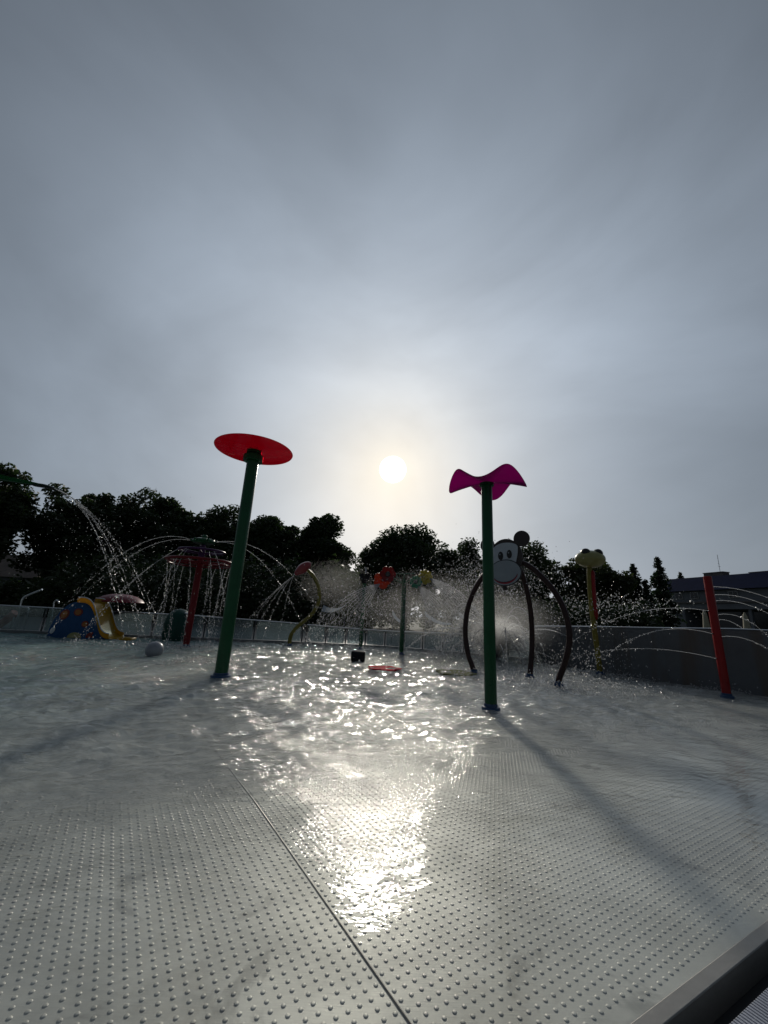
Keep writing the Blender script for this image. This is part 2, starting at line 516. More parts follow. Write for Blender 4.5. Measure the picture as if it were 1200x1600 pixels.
# ------------------------------------------------------------------ mesh helpers
class MB:
    def __init__(s):
        s.v, s.f, s.m = [], [], []
        s.mi = 0

    def add(s, vs, fs):
        o = len(s.v)
        s.v += [tuple(p) for p in vs]
        s.f += [tuple(i + o for i in f) for f in fs]
        s.m += [s.mi] * len(fs)

    def tube(s, pts, r, n=12, cap=True):
        """swept tube with radius r (number or list)"""
        pts = [Vector(p) for p in pts]
        rs = r if isinstance(r, (list, tuple)) else [r] * len(pts)
        ring = []
        prev = None
        for i, p in enumerate(pts):
            a = pts[max(0, i - 1)]
            b = pts[min(len(pts) - 1, i + 1)]
            t = (b - a).normalized()
            if prev is None:
                u = t.orthogonal().normalized()
            else:
                u = (prev - t * prev.dot(t)).normalized()
            prev = u
            w = t.cross(u)
            ring.append([p + (u * math.cos(k * 2 * math.pi / n) + w * math.sin(k * 2 * math.pi / n)) * rs[i] for k in range(n)])
        vs = [q for g in ring for q in g]
        fs = []
        for i in range(len(pts) - 1):
            for k in range(n):
                fs.append((i * n + k, i * n + (k + 1) % n, (i + 1) * n + (k + 1) % n, (i + 1) * n + k))
        if cap:
            fs.append(tuple(range(n - 1, -1, -1)))
            fs.append(tuple((len(pts) - 1) * n + k for k in range(n)))
        s.add(vs, fs)

    def lathe(s, prof, c=(0, 0, 0), n=32, ax=None, closed=False):
        """prof: list of (r, z)"""
        c = Vector(c)
        q = Vector((0, 0, 1)).rotation_difference(Vector(ax)) if ax else None
        vs = []
        for r, z in prof:
            for k in range(n):
                a = k * 2 * math.pi / n
                p = Vector((r * math.cos(a), r * math.sin(a), z))
                if q:
                    p = q @ p
                vs.append(p + c)
        fs = []
        P = len(prof)
        for i in range(P if closed else P - 1):
            j = (i + 1) % P
            for k in range(n):
                fs.append((i * n + k, i * n + (k + 1) % n, j * n + (k + 1) % n, j * n + k))
        s.add(vs, fs)

    def box(s, c, dx, dy, dz, rot=0.0):
        """c centre of the base"""
        vs = []
        cs, sn = math.cos(rot), math.sin(rot)
        for z in (0, dz):
            for x, y in ((-1, -1), (1, -1), (1, 1), (-1, 1)):
                X, Y = x * dx / 2, y * dy / 2
                vs.append((c[0] + X * cs - Y * sn, c[1] + X * sn + Y * cs, c[2] + z))
        s.add(vs, [(3, 2, 1, 0), (4, 5, 6, 7), (0, 1, 5, 4), (1, 2, 6, 5), (2, 3, 7, 6), (3, 0, 4, 7)])

    def plate(s, outline, o, U, V, W, th):
        """extrude a 2D outline lying in the U,V plane by th along W"""
        n = len(outline)
        o, U, V, W = Vector(o), Vector(U), Vector(V), Vector(W)
        a = [o + U * x + V * y for x, y in outline]
        b = [p + W * th for p in a]
        s.add(a + b, [tuple(range(n)), tuple(range(2 * n - 1, n - 1, -1))] + [(i, i + n, (i + 1) % n + n, (i + 1) % n) for i in range(n)])

    def build(s, name, m, parent=None, smooth=True, loc=None, bevel=0.0):
        me = bpy.data.meshes.new(name)
        off = Vector(loc) if loc is not None else (parent_world(parent) if parent else Vector((0, 0, 0)))
        me.from_pydata([(p[0] - off.x, p[1] - off.y, p[2] - off.z) for p in s.v], [], s.f)
        ms = m if isinstance(m, (list, tuple)) else [m]
        for x in ms:
            me.materials.append(x)
        if len(ms) > 1:
            me.polygons.foreach_set('material_index', s.m)
        me.validate()
        if smooth:
            me.polygons.foreach_set('use_smooth', [True] * len(me.polygons))
            try:
                me.set_sharp_from_angle(angle=R(38))
            except Exception:
                pass
        me.update()
        o = bpy.data.objects.new(name, me)
        COL.objects.link(o)
        if parent:
            o.parent = parent
            if loc is not None:
                o.location = off - parent_world(parent)
        elif loc is not None:
            o.location = off
        if bevel:
            b = o.modifiers.new('bevel', 'BEVEL')
            b.width = bevel
            b.segments = 2
            b.limit_method = 'ANGLE'
        return o


def parent_world(p):
    v = Vector(p.location)
    while p.parent:
        p = p.parent
        v += Vector(p.location)
    return v


def tag(o, label=None, cat=None, group=None, kind=None):
    if label:
        o['label'] = label
    if cat:
        o['category'] = cat
    if group:
        o['group'] = group
    if kind:
        o['kind'] = kind
    return o


def thing(name, loc, label, cat, group=None):
    o = bpy.data.objects.new(name, None)
    COL.objects.link(o)
    o.location = loc
    o.empty_display_size = .2
    return tag(o, label, cat, group)


def np_mesh(name, verts, faces, m, smooth=False, parent=None):
    """verts (n,3), faces (k,4) or (k,3)"""
    verts = np.asarray(verts, dtype=np.float32)
    faces = np.asarray(faces, dtype=np.int32)
    if parent:
        w = parent_world(parent)
        verts = verts - np.array([w.x, w.y, w.z], dtype=np.float32)
    me = bpy.data.meshes.new(name)
    k, c = faces.shape
    me.vertices.add(len(verts))
    me.vertices.foreach_set('co', verts.ravel())
    me.loops.add(k * c)
    me.loops.foreach_set('vertex_index', faces.ravel())
    me.polygons.add(k)
    me.polygons.foreach_set('loop_start', np.arange(0, k * c, c, dtype=np.int32))
    me.materials.append(m)
    if smooth:
        me.polygons.foreach_set('use_smooth', np.ones(k, dtype=bool))
    me.update(calc_edges=True)
    me.validate()
    o = bpy.data.objects.new(name, me)
    COL.objects.link(o)
    if parent:
        o.parent = parent
    return o


# ------------------------------------------------------------------ the setting: floor, water, ground
EN = np.array([-.473, .881])      # into the pool, square to the near edge
EE = np.array([.881, .473])       # along the near edge
GE = np.array([.862, .507])       # along the rows of studs
GS = np.array([-.552, .834])      # along the weld seam
SEAM_E = .821


def floor_z(x, y):
    u = x * EN[0] + y * EN[1]
    z = -.0007 - np.clip(u - 1.1, 0, 1.3) * .0024 - np.clip(u - 2.4, 0, 100) * .030
    return np.maximum(z, -.11)


POOL = [(-.35, .56), (-1.9, -.4), (-9, 1.5), (-14.6, 10.87), (-10.66, 11.527), (-5.6, 12.32), (-2.18, 12.93), (.23, 12.98), (2.63, 11.95), (4.33, 11.05), (5.84, 8.2), (6.58, 7.53), (9.2, 4.0), (9.9, 3.2)]


def in_pool(px, py, grow=0.0):
    """vectorised: inside basin outline and beyond the near edge"""
    poly = POOL
    inside = np.zeros(px.shape, dtype=bool)
    j = len(poly) - 1
    for i in range(len(poly)):
        xi, yi = poly[i]
        xj, yj = poly[j]
        if yi != yj:
            c = ((yi > py) != (yj > py)) & (px < (xj - xi) * (py - yi) / (yj - yi) + xi)
            inside ^= c
        j = i
    return inside


WALL_DIR = (Vector((6.582, 7.53, 0)) - Vector((5.842, 8.198, 0))).normalized()
# rebuild the basin outline so that its near edge follows the coping line exactly
pA = Vector((EN[0] * .8 + EE[0] * 8.2, EN[1] * .8 + EE[1] * 8.2))
pB = Vector((EN[0] * .8 - EE[0] * 9.0, EN[1] * .8 - EE[1] * 9.0))
POOL = [(pB.x, pB.y), (-14.6, 10.87), (-10.66, 11.527), (-5.6, 12.32), (-2.18, 12.93), (.23, 12.98), (2.63, 11.95), (4.30, 11.13), (5.842, 8.198), (6.582, 7.40), (pA.x, pA.y)]


def fan_grid(ys, ts):
    Y, T = np.meshgrid(ys, ts, indexing='ij')
    X = T * (Y + .25)
    return X, Y


def grid_faces(nr, nc):
    i, j = np.meshgrid(np.arange(nr - 1), np.arange(nc - 1), indexing='ij')
    a = (i * nc + j).ravel()
    return np.stack([a, a + 1, a + nc + 1, a + nc], 1)


def cull(V, F, keep):
    F = F[keep]
    used = np.zeros(len(V), bool)
    used[F.ravel()] = True
    idx = np.cumsum(used) - 1
    return V[used], idx[F]


# floor plates with pressed studs
def build_floor():
    n_u, n_e = 120, 200
    us = np.linspace(.8126, 14.5, n_u)
    es = np.linspace(-9.0, 13.5, n_e)
    U, Ee = np.meshgrid(us, es, indexing='ij')
    X = U * EN[0] + Ee * EE[0]
    Y = U * EN[1] + Ee * EE[1]
    V = np.stack([X.ravel(), Y.ravel(), floor_z(X, Y).ravel()], 1)
    F = grid_faces(n_u, n_e)
    # studs on a lattice
    pe, ps = .0345, .0308
    ie = np.arange(-170, 170)
    js = np.arange(-40, 190)
    I, J = np.meshgrid(ie, js, indexing='ij')
    a = SEAM_E + (I + .5) * pe
    b = J * ps + np.where(I < 0, .9235, .9163)
    x = a * GE[0] + b * GS[0]
    y = a * GE[1] + b * GS[1]
    u = x * EN[0] + y * EN[1]
    k = (u > .845) & (u < 2.25 + .8 * RNG.random(u.shape)) & (y > .6) & (np.abs(x) < 1.5 * y + .2) & (y < 5.2)
    x, y = x[k], y[k]
    print('studs', len(x))
    rr = np.array([.0076, .0062, .0036])
    hh = np.array([-.0003, .0012, .0019])
    nk = 8
    an = np.arange(nk) * 2 * np.pi / nk
    lv = [[r * np.cos(t), r * np.sin(t), hz] for r, hz in zip(rr, hh) for t in an] + [[0, 0, .0021]]
    lv = np.array(lv)
    lf = []
    for r_ in range(2):
        for q in range(nk):
            lf.append([r_ * nk + q, r_ * nk + (q + 1) % nk, (r_ + 1) * nk + (q + 1) % nk, (r_ + 1) * nk + q])
    lf4 = np.array(lf)
    lf3 = np.array([[2 * nk + q, 2 * nk + (q + 1) % nk, 3 * nk, 3 * nk] for q in range(nk)])
    base = np.stack([x, y, floor_z(x, y)], 1)
    SV = (base[:, None, :] + lv[None]).reshape(-1, 3)
    offs = (np.arange(len(x)) * len(lv))[:, None, None]
    SF4 = (lf4[None] + offs).reshape(-1, 4)
    # tip as quads: pair the triangles
    tip = np.array([[2 * nk + q, 2 * nk + (q + 1) % nk, 2 * nk + (q + 2) % nk, 3 * nk] for q in range(0, nk, 2)])
    SFt = (tip[None] + offs).reshape(-1, 4)
    F = np.concatenate([F, SF4 + len(V), SFt + len(V)])
    V = np.concatenate([V, SV])
    o = np_mesh('pool_floor', V, F, M['steel'], smooth=True)
    tag(o, 'studded stainless steel pool floor under shallow water', 'pool floor', kind='structure')
    # weld seam: a shallow raised bead
    mb = MB()
    pts = []
    for t in np.linspace(.62, 6.0, 60):
        q = np.array([SEAM_E * GE[0] + t * GS[0], SEAM_E * GE[1] + t * GS[1]])
        if q @ EN > .82:
            pts.append((q[0], q[1], float(floor_z(q[0], q[1])) + .0002))
    mb.tube(pts, .0036, 6)
    tag(mb.build('floor_seam', mat('weld_seam', (.20, .195, .18), .5, metal=.5, var=.2)), 'dark weld seam between two studded floor plates', 'floor seam', kind='structure')


build_floor()

# waves: sum of random sinusoids, growing away from the dry edge
_w = []
for _ in range(46):
    lam = .07 * (9.0 ** RNG.random())
    th = RNG.normal(1.75, .75)
    _w.append((2 * np.pi / lam * np.cos(th), 2 * np.pi / lam * np.sin(th), RNG.random() * 6.28, lam))


def water_z(x, y):
    u = x * EN[0] + y * EN[1]
    wob = .35 * np.sin(x * 2.1 + .7) + .25 * np.sin(x * 4.7 - y * 1.3 + 2)
    k = np.clip((u + wob - 1.3) / 2.2, 0, 1)
    kk = k * k * (3 - 2 * k)
    z = 0
    for kx, ky, ph, lam in _w:
        px_ = kx * x + ky * y + ph + .5 * np.sin(x * 1.3 + ph) + .5 * np.sin(y * 1.7 + 2 * ph)
        amp = kk + .035 * (1 - kk) * min(1, max(0, (lam - .10) / .12))
        z = z + amp * lam ** 1.05 * .0082 * (1 - 2 * np.abs(np.sin(px_ / 2)) ** 1.3) * np.clip(1.25 - lam * .6, .4, 1.2)
    return np.maximum(.0027 + z, floor_z(x, y) + .0009)


ys = .62 * (13.3 / .62) ** (np.linspace(0, 1, 900))
ts = np.linspace(-1.62, 1.62, 620)
X, Y = fan_grid(ys, ts)
V = np.stack([X.ravel(), Y.ravel(), water_z(X, Y).ravel()], 1)
F = grid_faces(len(ys), len(ts))
cx = V[F].mean(1)
V, F = cull(V, F, in_pool(cx[:, 0], cx[:, 1]))
tag(np_mesh('water', V, F, M['water'], smooth=True), 'rippling shallow water sheet over the steel floor', 'water', kind='structure')

# ground to the horizon, and the paving round the basin
mb = MB()
mb.add([(-900, -60, -.16), (900, -60, -.16), (900, 1500, -.16), (-900, 1500, -.16)], [(0, 1, 2, 3)])
tag(mb.build('ground', M['ground']), 'grassy ground reaching away behind the pool', 'ground', kind='structure')
mb = MB()
mb.add([(-22, 10.2, -.03), (-14.6, 11.05, -.03), (-10.66, 11.7, -.03), (-5.6, 12.48, -.03), (-2.18, 13.08, -.03), (.23, 13.13, -.03), (2.72, 12.05, -.03), (4.5, 11.2, -.03), (9.3, 4.5, -.03),
        (26, 10, -.03), (20, 23, -.03), (5, 24, -.03), (-8, 23, -.03), (-26, 20, -.03)], [tuple(range(14))])
tag(mb.build('paving', M['paving']), 'pale wet paving beyond the glass fence', 'paving', kind='structure')

# near edge: steel lip, dark overflow channel, ribbed grating


def strip(mb, u0, u1, e0, e1, z0, z1):
    P = lambda u, e, z: (EN[0] * u + EE[0] * e, EN[1] * u + EE[1] * e, z)
    mb.add([P(u0, e0, z0), P(u1, e0, z0), P(u1, e1, z0), P(u0, e1, z0), P(u0, e0, z1), P(u1, e0, z1), P(u1, e1, z1), P(u0, e1, z1)],
           [(0, 1, 2, 3), (7, 6, 5, 4), (0, 4, 5, 1), (1, 5, 6, 2), (2, 6, 7, 3), (3, 7, 4, 0)])


mb = MB()
strip(mb, .772, .8135, -9, 8.2, -.10, .0065)
tag(mb.build('pool_edge', M['lip'], bevel=.003), 'smooth steel lip along the near pool edge', 'pool edge', kind='structure')
mb = MB()
strip(mb, .4, .7715, -9, 8.2, -.14, -.07)
strip(mb, .7, .7005, -9, 8.2, -.07, -.012)
tag(mb.build('overflow_channel', M['channel']), 'dark overflow channel beside the steel lip', 'channel', kind='structure')
gt = thing('drain_grating', (EN[0] * .6 + EE[0] * 1.1, EN[1] * .6 + EE[1] * 1.1, -.03), 'pale ribbed drain grating beyond the dark channel, bottom right corner', 'grating')
mb = MB()
for k in range(140):
    e = .4 + k * .0125
    strip(mb, .50, .704, e, e + .0078, -.03, -.004)
mb.build('ribs', M['grating'], gt, bevel=.001)
mb = MB()
strip(mb, .51, .54, .39, 2.15, -.034, -.012)
strip(mb, .66, .69, .39, 2.15, -.034, -.012)
mb.build('bearer', M['grating'], gt)


# ------------------------------------------------------------------ basin wall and glass fence
def wall_poly(mb, pts, th, z0, z1s):
    n = len(pts)
    P = [Vector((p[0], p[1], 0)) for p in pts]
    nrm_ = []
    for i in range(n):
        t = (P[min(i + 1, n - 1)] - P[max(i - 1, 0)]).normalized()
        nrm_.append(Vector((-t.y, t.x, 0)))
    vs, fs = [], []
    for i in range(n):
        a, b = P[i], P[i] + nrm_[i] * th
        vs += [(a.x, a.y, z0), (b.x, b.y, z0), (b.x, b.y, z1s[i]), (a.x, a.y, z1s[i])]
    for i in range(n - 1):
        for k in range(4):
            fs.append((i * 4 + k, i * 4 + (k + 1) % 4, i * 4 + 4 + (k + 1) % 4, i * 4 + 4 + k))
    fs += [(3, 2, 1, 0), tuple((n - 1) * 4 + k for k in range(4))]
    mb.add(vs, fs)


wpts = [(4.30, 11.13), (5.842, 8.198), (6.582, 7.42), (9.6, 4.0)]
wp2 = [(4.30, 11.13), (5.10, 9.61), (5.842, 8.198), (6.582, 7.42), (8.0, 5.82), (9.6, 4.0)]
bw = thing('basin_wall', (6.0, 8.1, -.1), 'long grey stained wall bounding the pool on the right', 'wall')
mb = MB()
wall_poly(mb, wp2, .16, -.12, [.90, .97, 1.02, 1.065, 1.08, 1.09])
mb.build('wall_panel', M['wall'], bw, smooth=False)
mb = MB()
q = [(p[0], p[1]) for p in wp2]
mb.tube([(p[0] + .06, p[1] + .05, z + .016) for p, z in zip(q, [.90, .97, 1.02, 1.065, 1.08, 1.09])], .016, 8)
mb.build('top_rail', M['rail'], bw)


def fence(name, pts, z1, label, post_px=None, nposts=0):
    t = thing(name, (*pts[0], -.05), label, 'fence')
    P = [Vector((p[0], p[1], 0)) for p in pts]
    seg = [(P[i + 1] - P[i]).length for i in range(len(P) - 1)]
    tot = sum(seg)

    def at(s):
        i = 0
        while i < len(seg) - 1 and s > seg[i]:
            s -= seg[i]
            i += 1
        f = min(1, s / seg[i])
        return P[i].lerp(P[i + 1], f), z1[i] * (1 - f) + z1[i + 1] * f
    mb = MB()
    mb.tube([(*at(s)[0][:2], at(s)[1]) for s in np.linspace(0, tot, 30)], .017, 8)
    mb.build('top_rail', M['rail'], t)
    for k in range(nposts + 1):
        p, z = at(tot * k / nposts)
        mb = MB()
        mb.box((p.x, p.y, .02), .035, .035, z - .03)
        mb.box((p.x, p.y, .02), .09, .09, .02)
        mb.build('post', M['post'], t)
        if k < nposts:
            a, za = at(tot * k / nposts + .06)
            b, zb = at(tot * (k + 1) / nposts - .06)
            mb = MB()
            d = (b - a).normalized()
            nn = Vector((-d.y, d.x, 0)) * .005
            vs = []
            for p_, z_ in ((a, za), (b, zb)):
                for s_ in (-1, 1):
                    vs += [(p_.x + nn.x * s_, p_.y + nn.y * s_, .07), (p_.x + nn.x * s_, p_.y + nn.y * s_, z_ - .03)]
            mb.add(vs, [(0, 1, 5, 4), (2, 6, 7, 3), (0, 4, 6, 2), (1, 3, 7, 5), (0, 2, 3, 1), (4, 5, 7, 6)])
            mb.build('glass_panel', M['glass'], t, smooth=False)
    return t


fl_pts = [(-15.5, 10.76), (-10.66, 11.56), (-5.6, 12.35), (-2.4, 12.9)]
fence('glass_fence', fl_pts, [.74, .715, .69, .60], 'long low glass fence along the back of the pool, behind the blue slide', nposts=9)
fr_pts = [(-2.28, 12.92), (.23, 13.02), (1.4, 12.5), (2.65, 11.98), (4.28, 11.2)]
fence('glass_fence', fr_pts, [.58, .51, .54, .58, .62], 'low glass fence with dark posts between the bucket pole and the grey wall', nposts=11)
mb = MB()
kp = [(-15.5, 10.70), (-10.66, 11.50), (-5.6, 12.29), (-2.3, 12.86), (.23, 12.95), (2.63, 11.90), (4.27, 11.10)]
wall_poly(mb, kp, .16, -.12, [.06] * 7)
tag(mb.build('coping', M['kerb'], bevel=.01), 'grey coping strip under the glass fence', 'coping', kind='structure')


# ------------------------------------------------------------------ water streams and drops
OCT_V = np.array([[1, 0, 0], [0, 1, 0], [-1, 0, 0], [0, -1, 0], [0, 0, 1], [0, 0, -1]], float)
OCT_F = np.array([[0, 1, 4], [1, 2, 4], [2, 3, 4], [3, 0, 4], [1, 0, 5], [2, 1, 5], [3, 2, 5], [0, 3, 5]])


def drops_arrays(P, r, stretch=None):
    """P (n,3), r (n,), stretch (n,3) vectors added to the +-z tips"""
    n = len(P)
    a = RNG.normal(0, 1, (n, 3))
    a /= np.linalg.norm(a, axis=1)[:, None]
    b = np.cross(a, RNG.normal(0, 1, (n, 3)))
    b /= np.linalg.norm(b, axis=1)[:, None]
    Rm = np.stack([a, b, np.cross(a, b)], 1)
    V = np.einsum('vi,nij->nvj', OCT_V, Rm) * r[:, None, None]
    if stretch is not None:
        V[:, 4] += stretch
        V[:, 5] -= stretch
    V = V + P[:, None, :]
    F = OCT_F[None] + (np.arange(n) * 6)[:, None, None]
    return V.reshape(-1, 3), F.reshape(-1, 3)


def tri_tube(pts, rs):
    n = len(pts)
    d = np.gradient(pts, axis=0)
    d /= np.linalg.norm(d, axis=1)[:, None] + 1e-9
    a = np.cross(d, [0.3, .1, 1.0])
    a /= np.linalg.norm(a, axis=1)[:, None] + 1e-9
    b = np.cross(d, a)
    ring = np.stack([a * math.cos(t) + b * math.sin(t) for t in (0, 2.094, 4.189)], 1) * rs[:, None, None] + pts[:, None]
    i = (np.arange(n - 1) * 3)[:, None]
    F = []
    for k in range(3):
        q = (k + 1) % 3
        F.append(np.concatenate([i + k, i + q, i + 3 + q, i + 3 + k], 1))
    return ring.reshape(-1, 3), np.concatenate(F)


LOOSE = []      # drops torn off the streams, built as one spray at the end


def jet(p0, az, reach, slope, label, z_end=0.0, solid=.45, r=.0045, spread=.03, nd=90, group=None, cat='water jet', name='water_jet'):
    """one thrown stream: leaves p0 towards azimuth az (degrees, 0 = +x), lands reach metres away; smooth at first, then beaded"""
    p0 = np.array(p0, float)
    dr = np.array([math.cos(R(az)), math.sin(R(az)), 0])
    H = p0[2] - z_end
    q = (H + slope * reach) / reach ** 2

    def pos(x):
        x = np.asarray(x)
        return p0 + dr * x[:, None] + np.array([0, 0, 1.0]) * (slope * x - q * x * x)[:, None]
    L = math.hypot(reach, max(abs(H), 1))
    ns = int(70 + L * 46)
    xs = np.linspace(0, reach, ns)
    f = np.linspace(0, 1, ns)
    wob = RNG.normal(0, 1, (ns, 3))
    for _ in range(2):
        wob[1:-1] = (wob[:-2] + 2 * wob[1:-1] + wob[2:]) / 4
    pts = pos(xs) + wob * (.001 + spread * .45 * f ** 2)[:, None]
    bead = RNG.random(ns) ** 2.2 * 2.6
    k = np.clip((f - solid * .6) / .3, 0, 1)
    rad = r * 1.2 * ((1 - k) * RNG.uniform(.8, 1.2, ns) + k * np.where(RNG.random(ns) < .45, .06, bead))
    V, F = tri_tube(pts, np.maximum(rad, .0003))
    V[:, 2] = np.maximum(V[:, 2], -.01)
    o = np_mesh(name, V - p0, F, M['drops'])
    o.location = p0
    n = int(nd * .6)
    x = reach * (solid * .55 + (1 - solid * .55) * RNG.random(n) ** .8)
    f = x / reach
    LOOSE.append(pos(x) + RNG.normal(0, 1, (n, 3)) * (spread * (.2 + f ** 2))[:, None])
    return tag(o, label, cat, group)


def cloud(name, P, rlo, rhi, label, stretch=1.2):
    n = len(P)
    r = 1.5 * rlo * (rhi / rlo) ** RNG.random(n)
    st = RNG.normal(0, 1, (n, 3)) * [.3, .3, .8] * (r * stretch)[:, None]
    P = P.copy()
    P[:, 2] = np.maximum(P[:, 2], .004)
    V, F = drops_arrays(P, r, st)
    return tag(np_mesh(name, V, F, M['drops']), label, 'spray', kind='stuff')


# ------------------------------------------------------------------ play features
def base_ring(parent, c, r):
    mb = MB()
    mb.lathe([(r * .98, -.1), (r * 1.5, -.1), (r * 1.5, .004), (r * 1.42, .014), (r * 1.14, .016), (r * 1.10, .05), (r * .98, .05)], (c[0], c[1], 0), 28)
    mb.build('base_ring', M['blue_ring'], parent)


def pole(parent, c, r, z1, m, n=28, name='pole', z0=-.1):
    mb = MB()
    mb.lathe([(r, z0), (r, z1 - .004), (r - .004, z1), (.001, z1)], (c[0], c[1], 0), n)
    return mb.build(name, m, parent)


# 1 red disc umbrella
c = (-2.312, 6.232)
t = thing('disc_fountain', (*c, 0), 'tall green pole carrying a flat transparent red disc', 'fountain')
pole(t, c, .098, 3.590, M['green'])
base_ring(t, c, .098)
mb = MB()
mb.lathe([(.097, 3.450), (.165, 3.450), (.165, 3.545), (.097, 3.545)], (*c, 0), 32)
mb.lathe([(.001, 3.590), (.125, 3.590), (.125, 3.642), (.001, 3.642)], (*c, 0), 32)
mb.build('collar', M['green'], t)
mb = MB()
mb.lathe([(.001, 3.644), (.640, 3.644), (.652, 3.647), (.656, 3.653), (.652, 3.659), (.640, 3.662), (.001, 3.662)], (*c, 0), 96)
mb.build('disc', M['acrylic_red'], t)
for k in range(6):
    mb = MB()
    a = k * math.pi / 3 + .2
    mb.lathe([(.001, 3.663), (.013, 3.663), (.013, 3.675), (.001, 3.675)], (c[0] + .105 * math.cos(a), c[1] + .105 * math.sin(a), 0), 8)
    mb.build('bolt', M['post'], t)

# 2 magenta wavy canopy
c = (1.394, 5.012)
t = thing('petal_fountain', (*c, 0), 'green pole topped by a wavy magenta petal canopy', 'fountain')
pole(t, c, .072, 2.80, M['green'])
base_ring(t, c, .072)
mb = MB()
mb.lathe([(.070, 2.79), (.098, 2.79), (.098, 2.825), (.04, 2.832), (.001, 2.832)], (*c, 0), 28)
mb.build('collar', M['green'], t)
PETPH = R(-100)
vs, fs = [], []
nr, na = 22, 96
for side in (0, 1):
    for i in range(nr + 1):
        rr_ = i / nr
        for k in range(na):
            a = k * 2 * math.pi / na
            rad = .495 * rr_ * (1 + .05 * math.cos(4 * a - PETPH))
            z = 2.838 - .102 * rr_ ** 1.6 * math.cos(4 * a - PETPH) + side * .009
            vs.append((c[0] + rad * math.cos(a), c[1] + rad * math.sin(a), z))
    for i in range(nr):
        for k in range(na):
            o_ = side * (nr + 1) * na
            f_ = (o_ + i * na + k, o_ + i * na + (k + 1) % na, o_ + (i + 1) * na + (k + 1) % na, o_ + (i + 1) * na + k)
            fs.append(f_ if side else f_[::-1])
for k in range(na):
    a0 = nr * na + k
    a1 = nr * na + (k + 1) % na
    fs.append((a0, a1, a1 + (nr + 1) * na, a0 + (nr + 1) * na))
mb = MB()
mb.add(vs, fs)
mb.build('canopy', M['acrylic_magenta'], t)

# 3 monkey arch
A0 = Vector((1.962, 8.2, 0))
B0 = Vector((3.183, 7.175, 0))
AU = (B0 - A0).normalized()
AN = Vector((-AU.y, AU.x, 0))       # away from the camera
t = thing('monkey_arch', (2.57, 7.69, 0), 'dark brown tubular arch carrying a grey-faced monkey head board', 'fountain')


def smooth_curve(pts, n=40):
    """Catmull-Rom"""
    P = [Vector(p) for p in pts]
    P = [P[0] * 2 - P[1]] + P + [P[-1] * 2 - P[-2]]
    out = []
    segs = len(P) - 3
    for s_ in range(segs):
        a, b, c_, d = P[s_:s_ + 4]
        m_ = max(2, n // segs)
        for k in range(m_):
            u = k / m_
            out.append(.5 * ((2 * b) + (c_ - a) * u + (2 * a - 5 * b + 4 * c_ - d) * u * u + (3 * b - a - 3 * c_ + d) * u ** 3))
    out.append(P[-2])
    return out


prof = [(0, -.05), (-.04, .1), (-.14, .35), (-.193, .78), (-.13, 1.24), (.08, 1.70), (.40, 2.04), (.80, 2.17), (1.12, 2.10), (1.40, 1.86), (1.66, 1.51), (1.80, 1.12), (1.82, .74), (1.72, .36), (1.61, .1), (1.585, -.05)]
mb = MB()
mb.tube([A0 + AU * a + Vector((0, 0, z)) for a, z in smooth_curve([(a, z, 0) for a, z in prof], 60) for _ in [0]] if False else [A0 + AU * p.x + Vector((0, 0, p.y)) for p in smooth_curve([(a, z, 0) for a, z in prof], 60)], .051, 16)
mb.build('arch_tube', M['brown'], t)
C3 = Vector((2.985, 7.97, 0))
top = A0 + AU * .85 + Vector((0, 0, 2.17))
out_d = (C3 - Vector((top.x, top.y, 0)))
out_d.z = 0
L3 = out_d.length
out_d.normalize()
mb = MB()
mb.tube([Vector((C3.x, C3.y, 0)) + out_d * a + Vector((0, 0, z)) for a, z in []] or smooth_curve([C3 + Vector((0, 0, -.05)), C3 + out_d * .03 + Vector((0, 0, .12)), C3 + out_d * .12 + Vector((0, 0, .5)), C3 + out_d * .16 + Vector((0, 0, .9)), C3 + out_d * .12 + Vector((0, 0, 1.35)), C3 - out_d * .02 + Vector((0, 0, 1.75)), C3 - out_d * L3 * .5 + Vector((0, 0, 2.09)), top + Vector((0, 0, -.02))], 44), .05, 16)
mb.build('rear_leg', M['brown'], t)
for p in (A0, B0, C3):
    base_ring(t, p, .058)
# head board, a little in front of the tube
HO = A0 - AN * .085


def ell(cx_, cy_, a, b, rot=0, n=40, t0=0, t1=360):
    o_ = []
    full = (t1 - t0) >= 360
    for k in range(n):
        u = R(t0 + (t1 - t0) * k / (n if full else n - 1))
        x_, y_ = a * math.cos(u), b * math.sin(u)
        o_.append((cx_ + x_ * math.cos(rot) - y_ * math.sin(rot), cy_ + x_ * math.sin(rot) + y_ * math.cos(rot)))
    return o_




def board(name, outline, off, th, m, parent):
    mb_ = MB()
    mb_.plate(outline, HO - AN * off, AU, (0, 0, 1), AN, th)
    return mb_.build(name, m, parent, smooth=False)


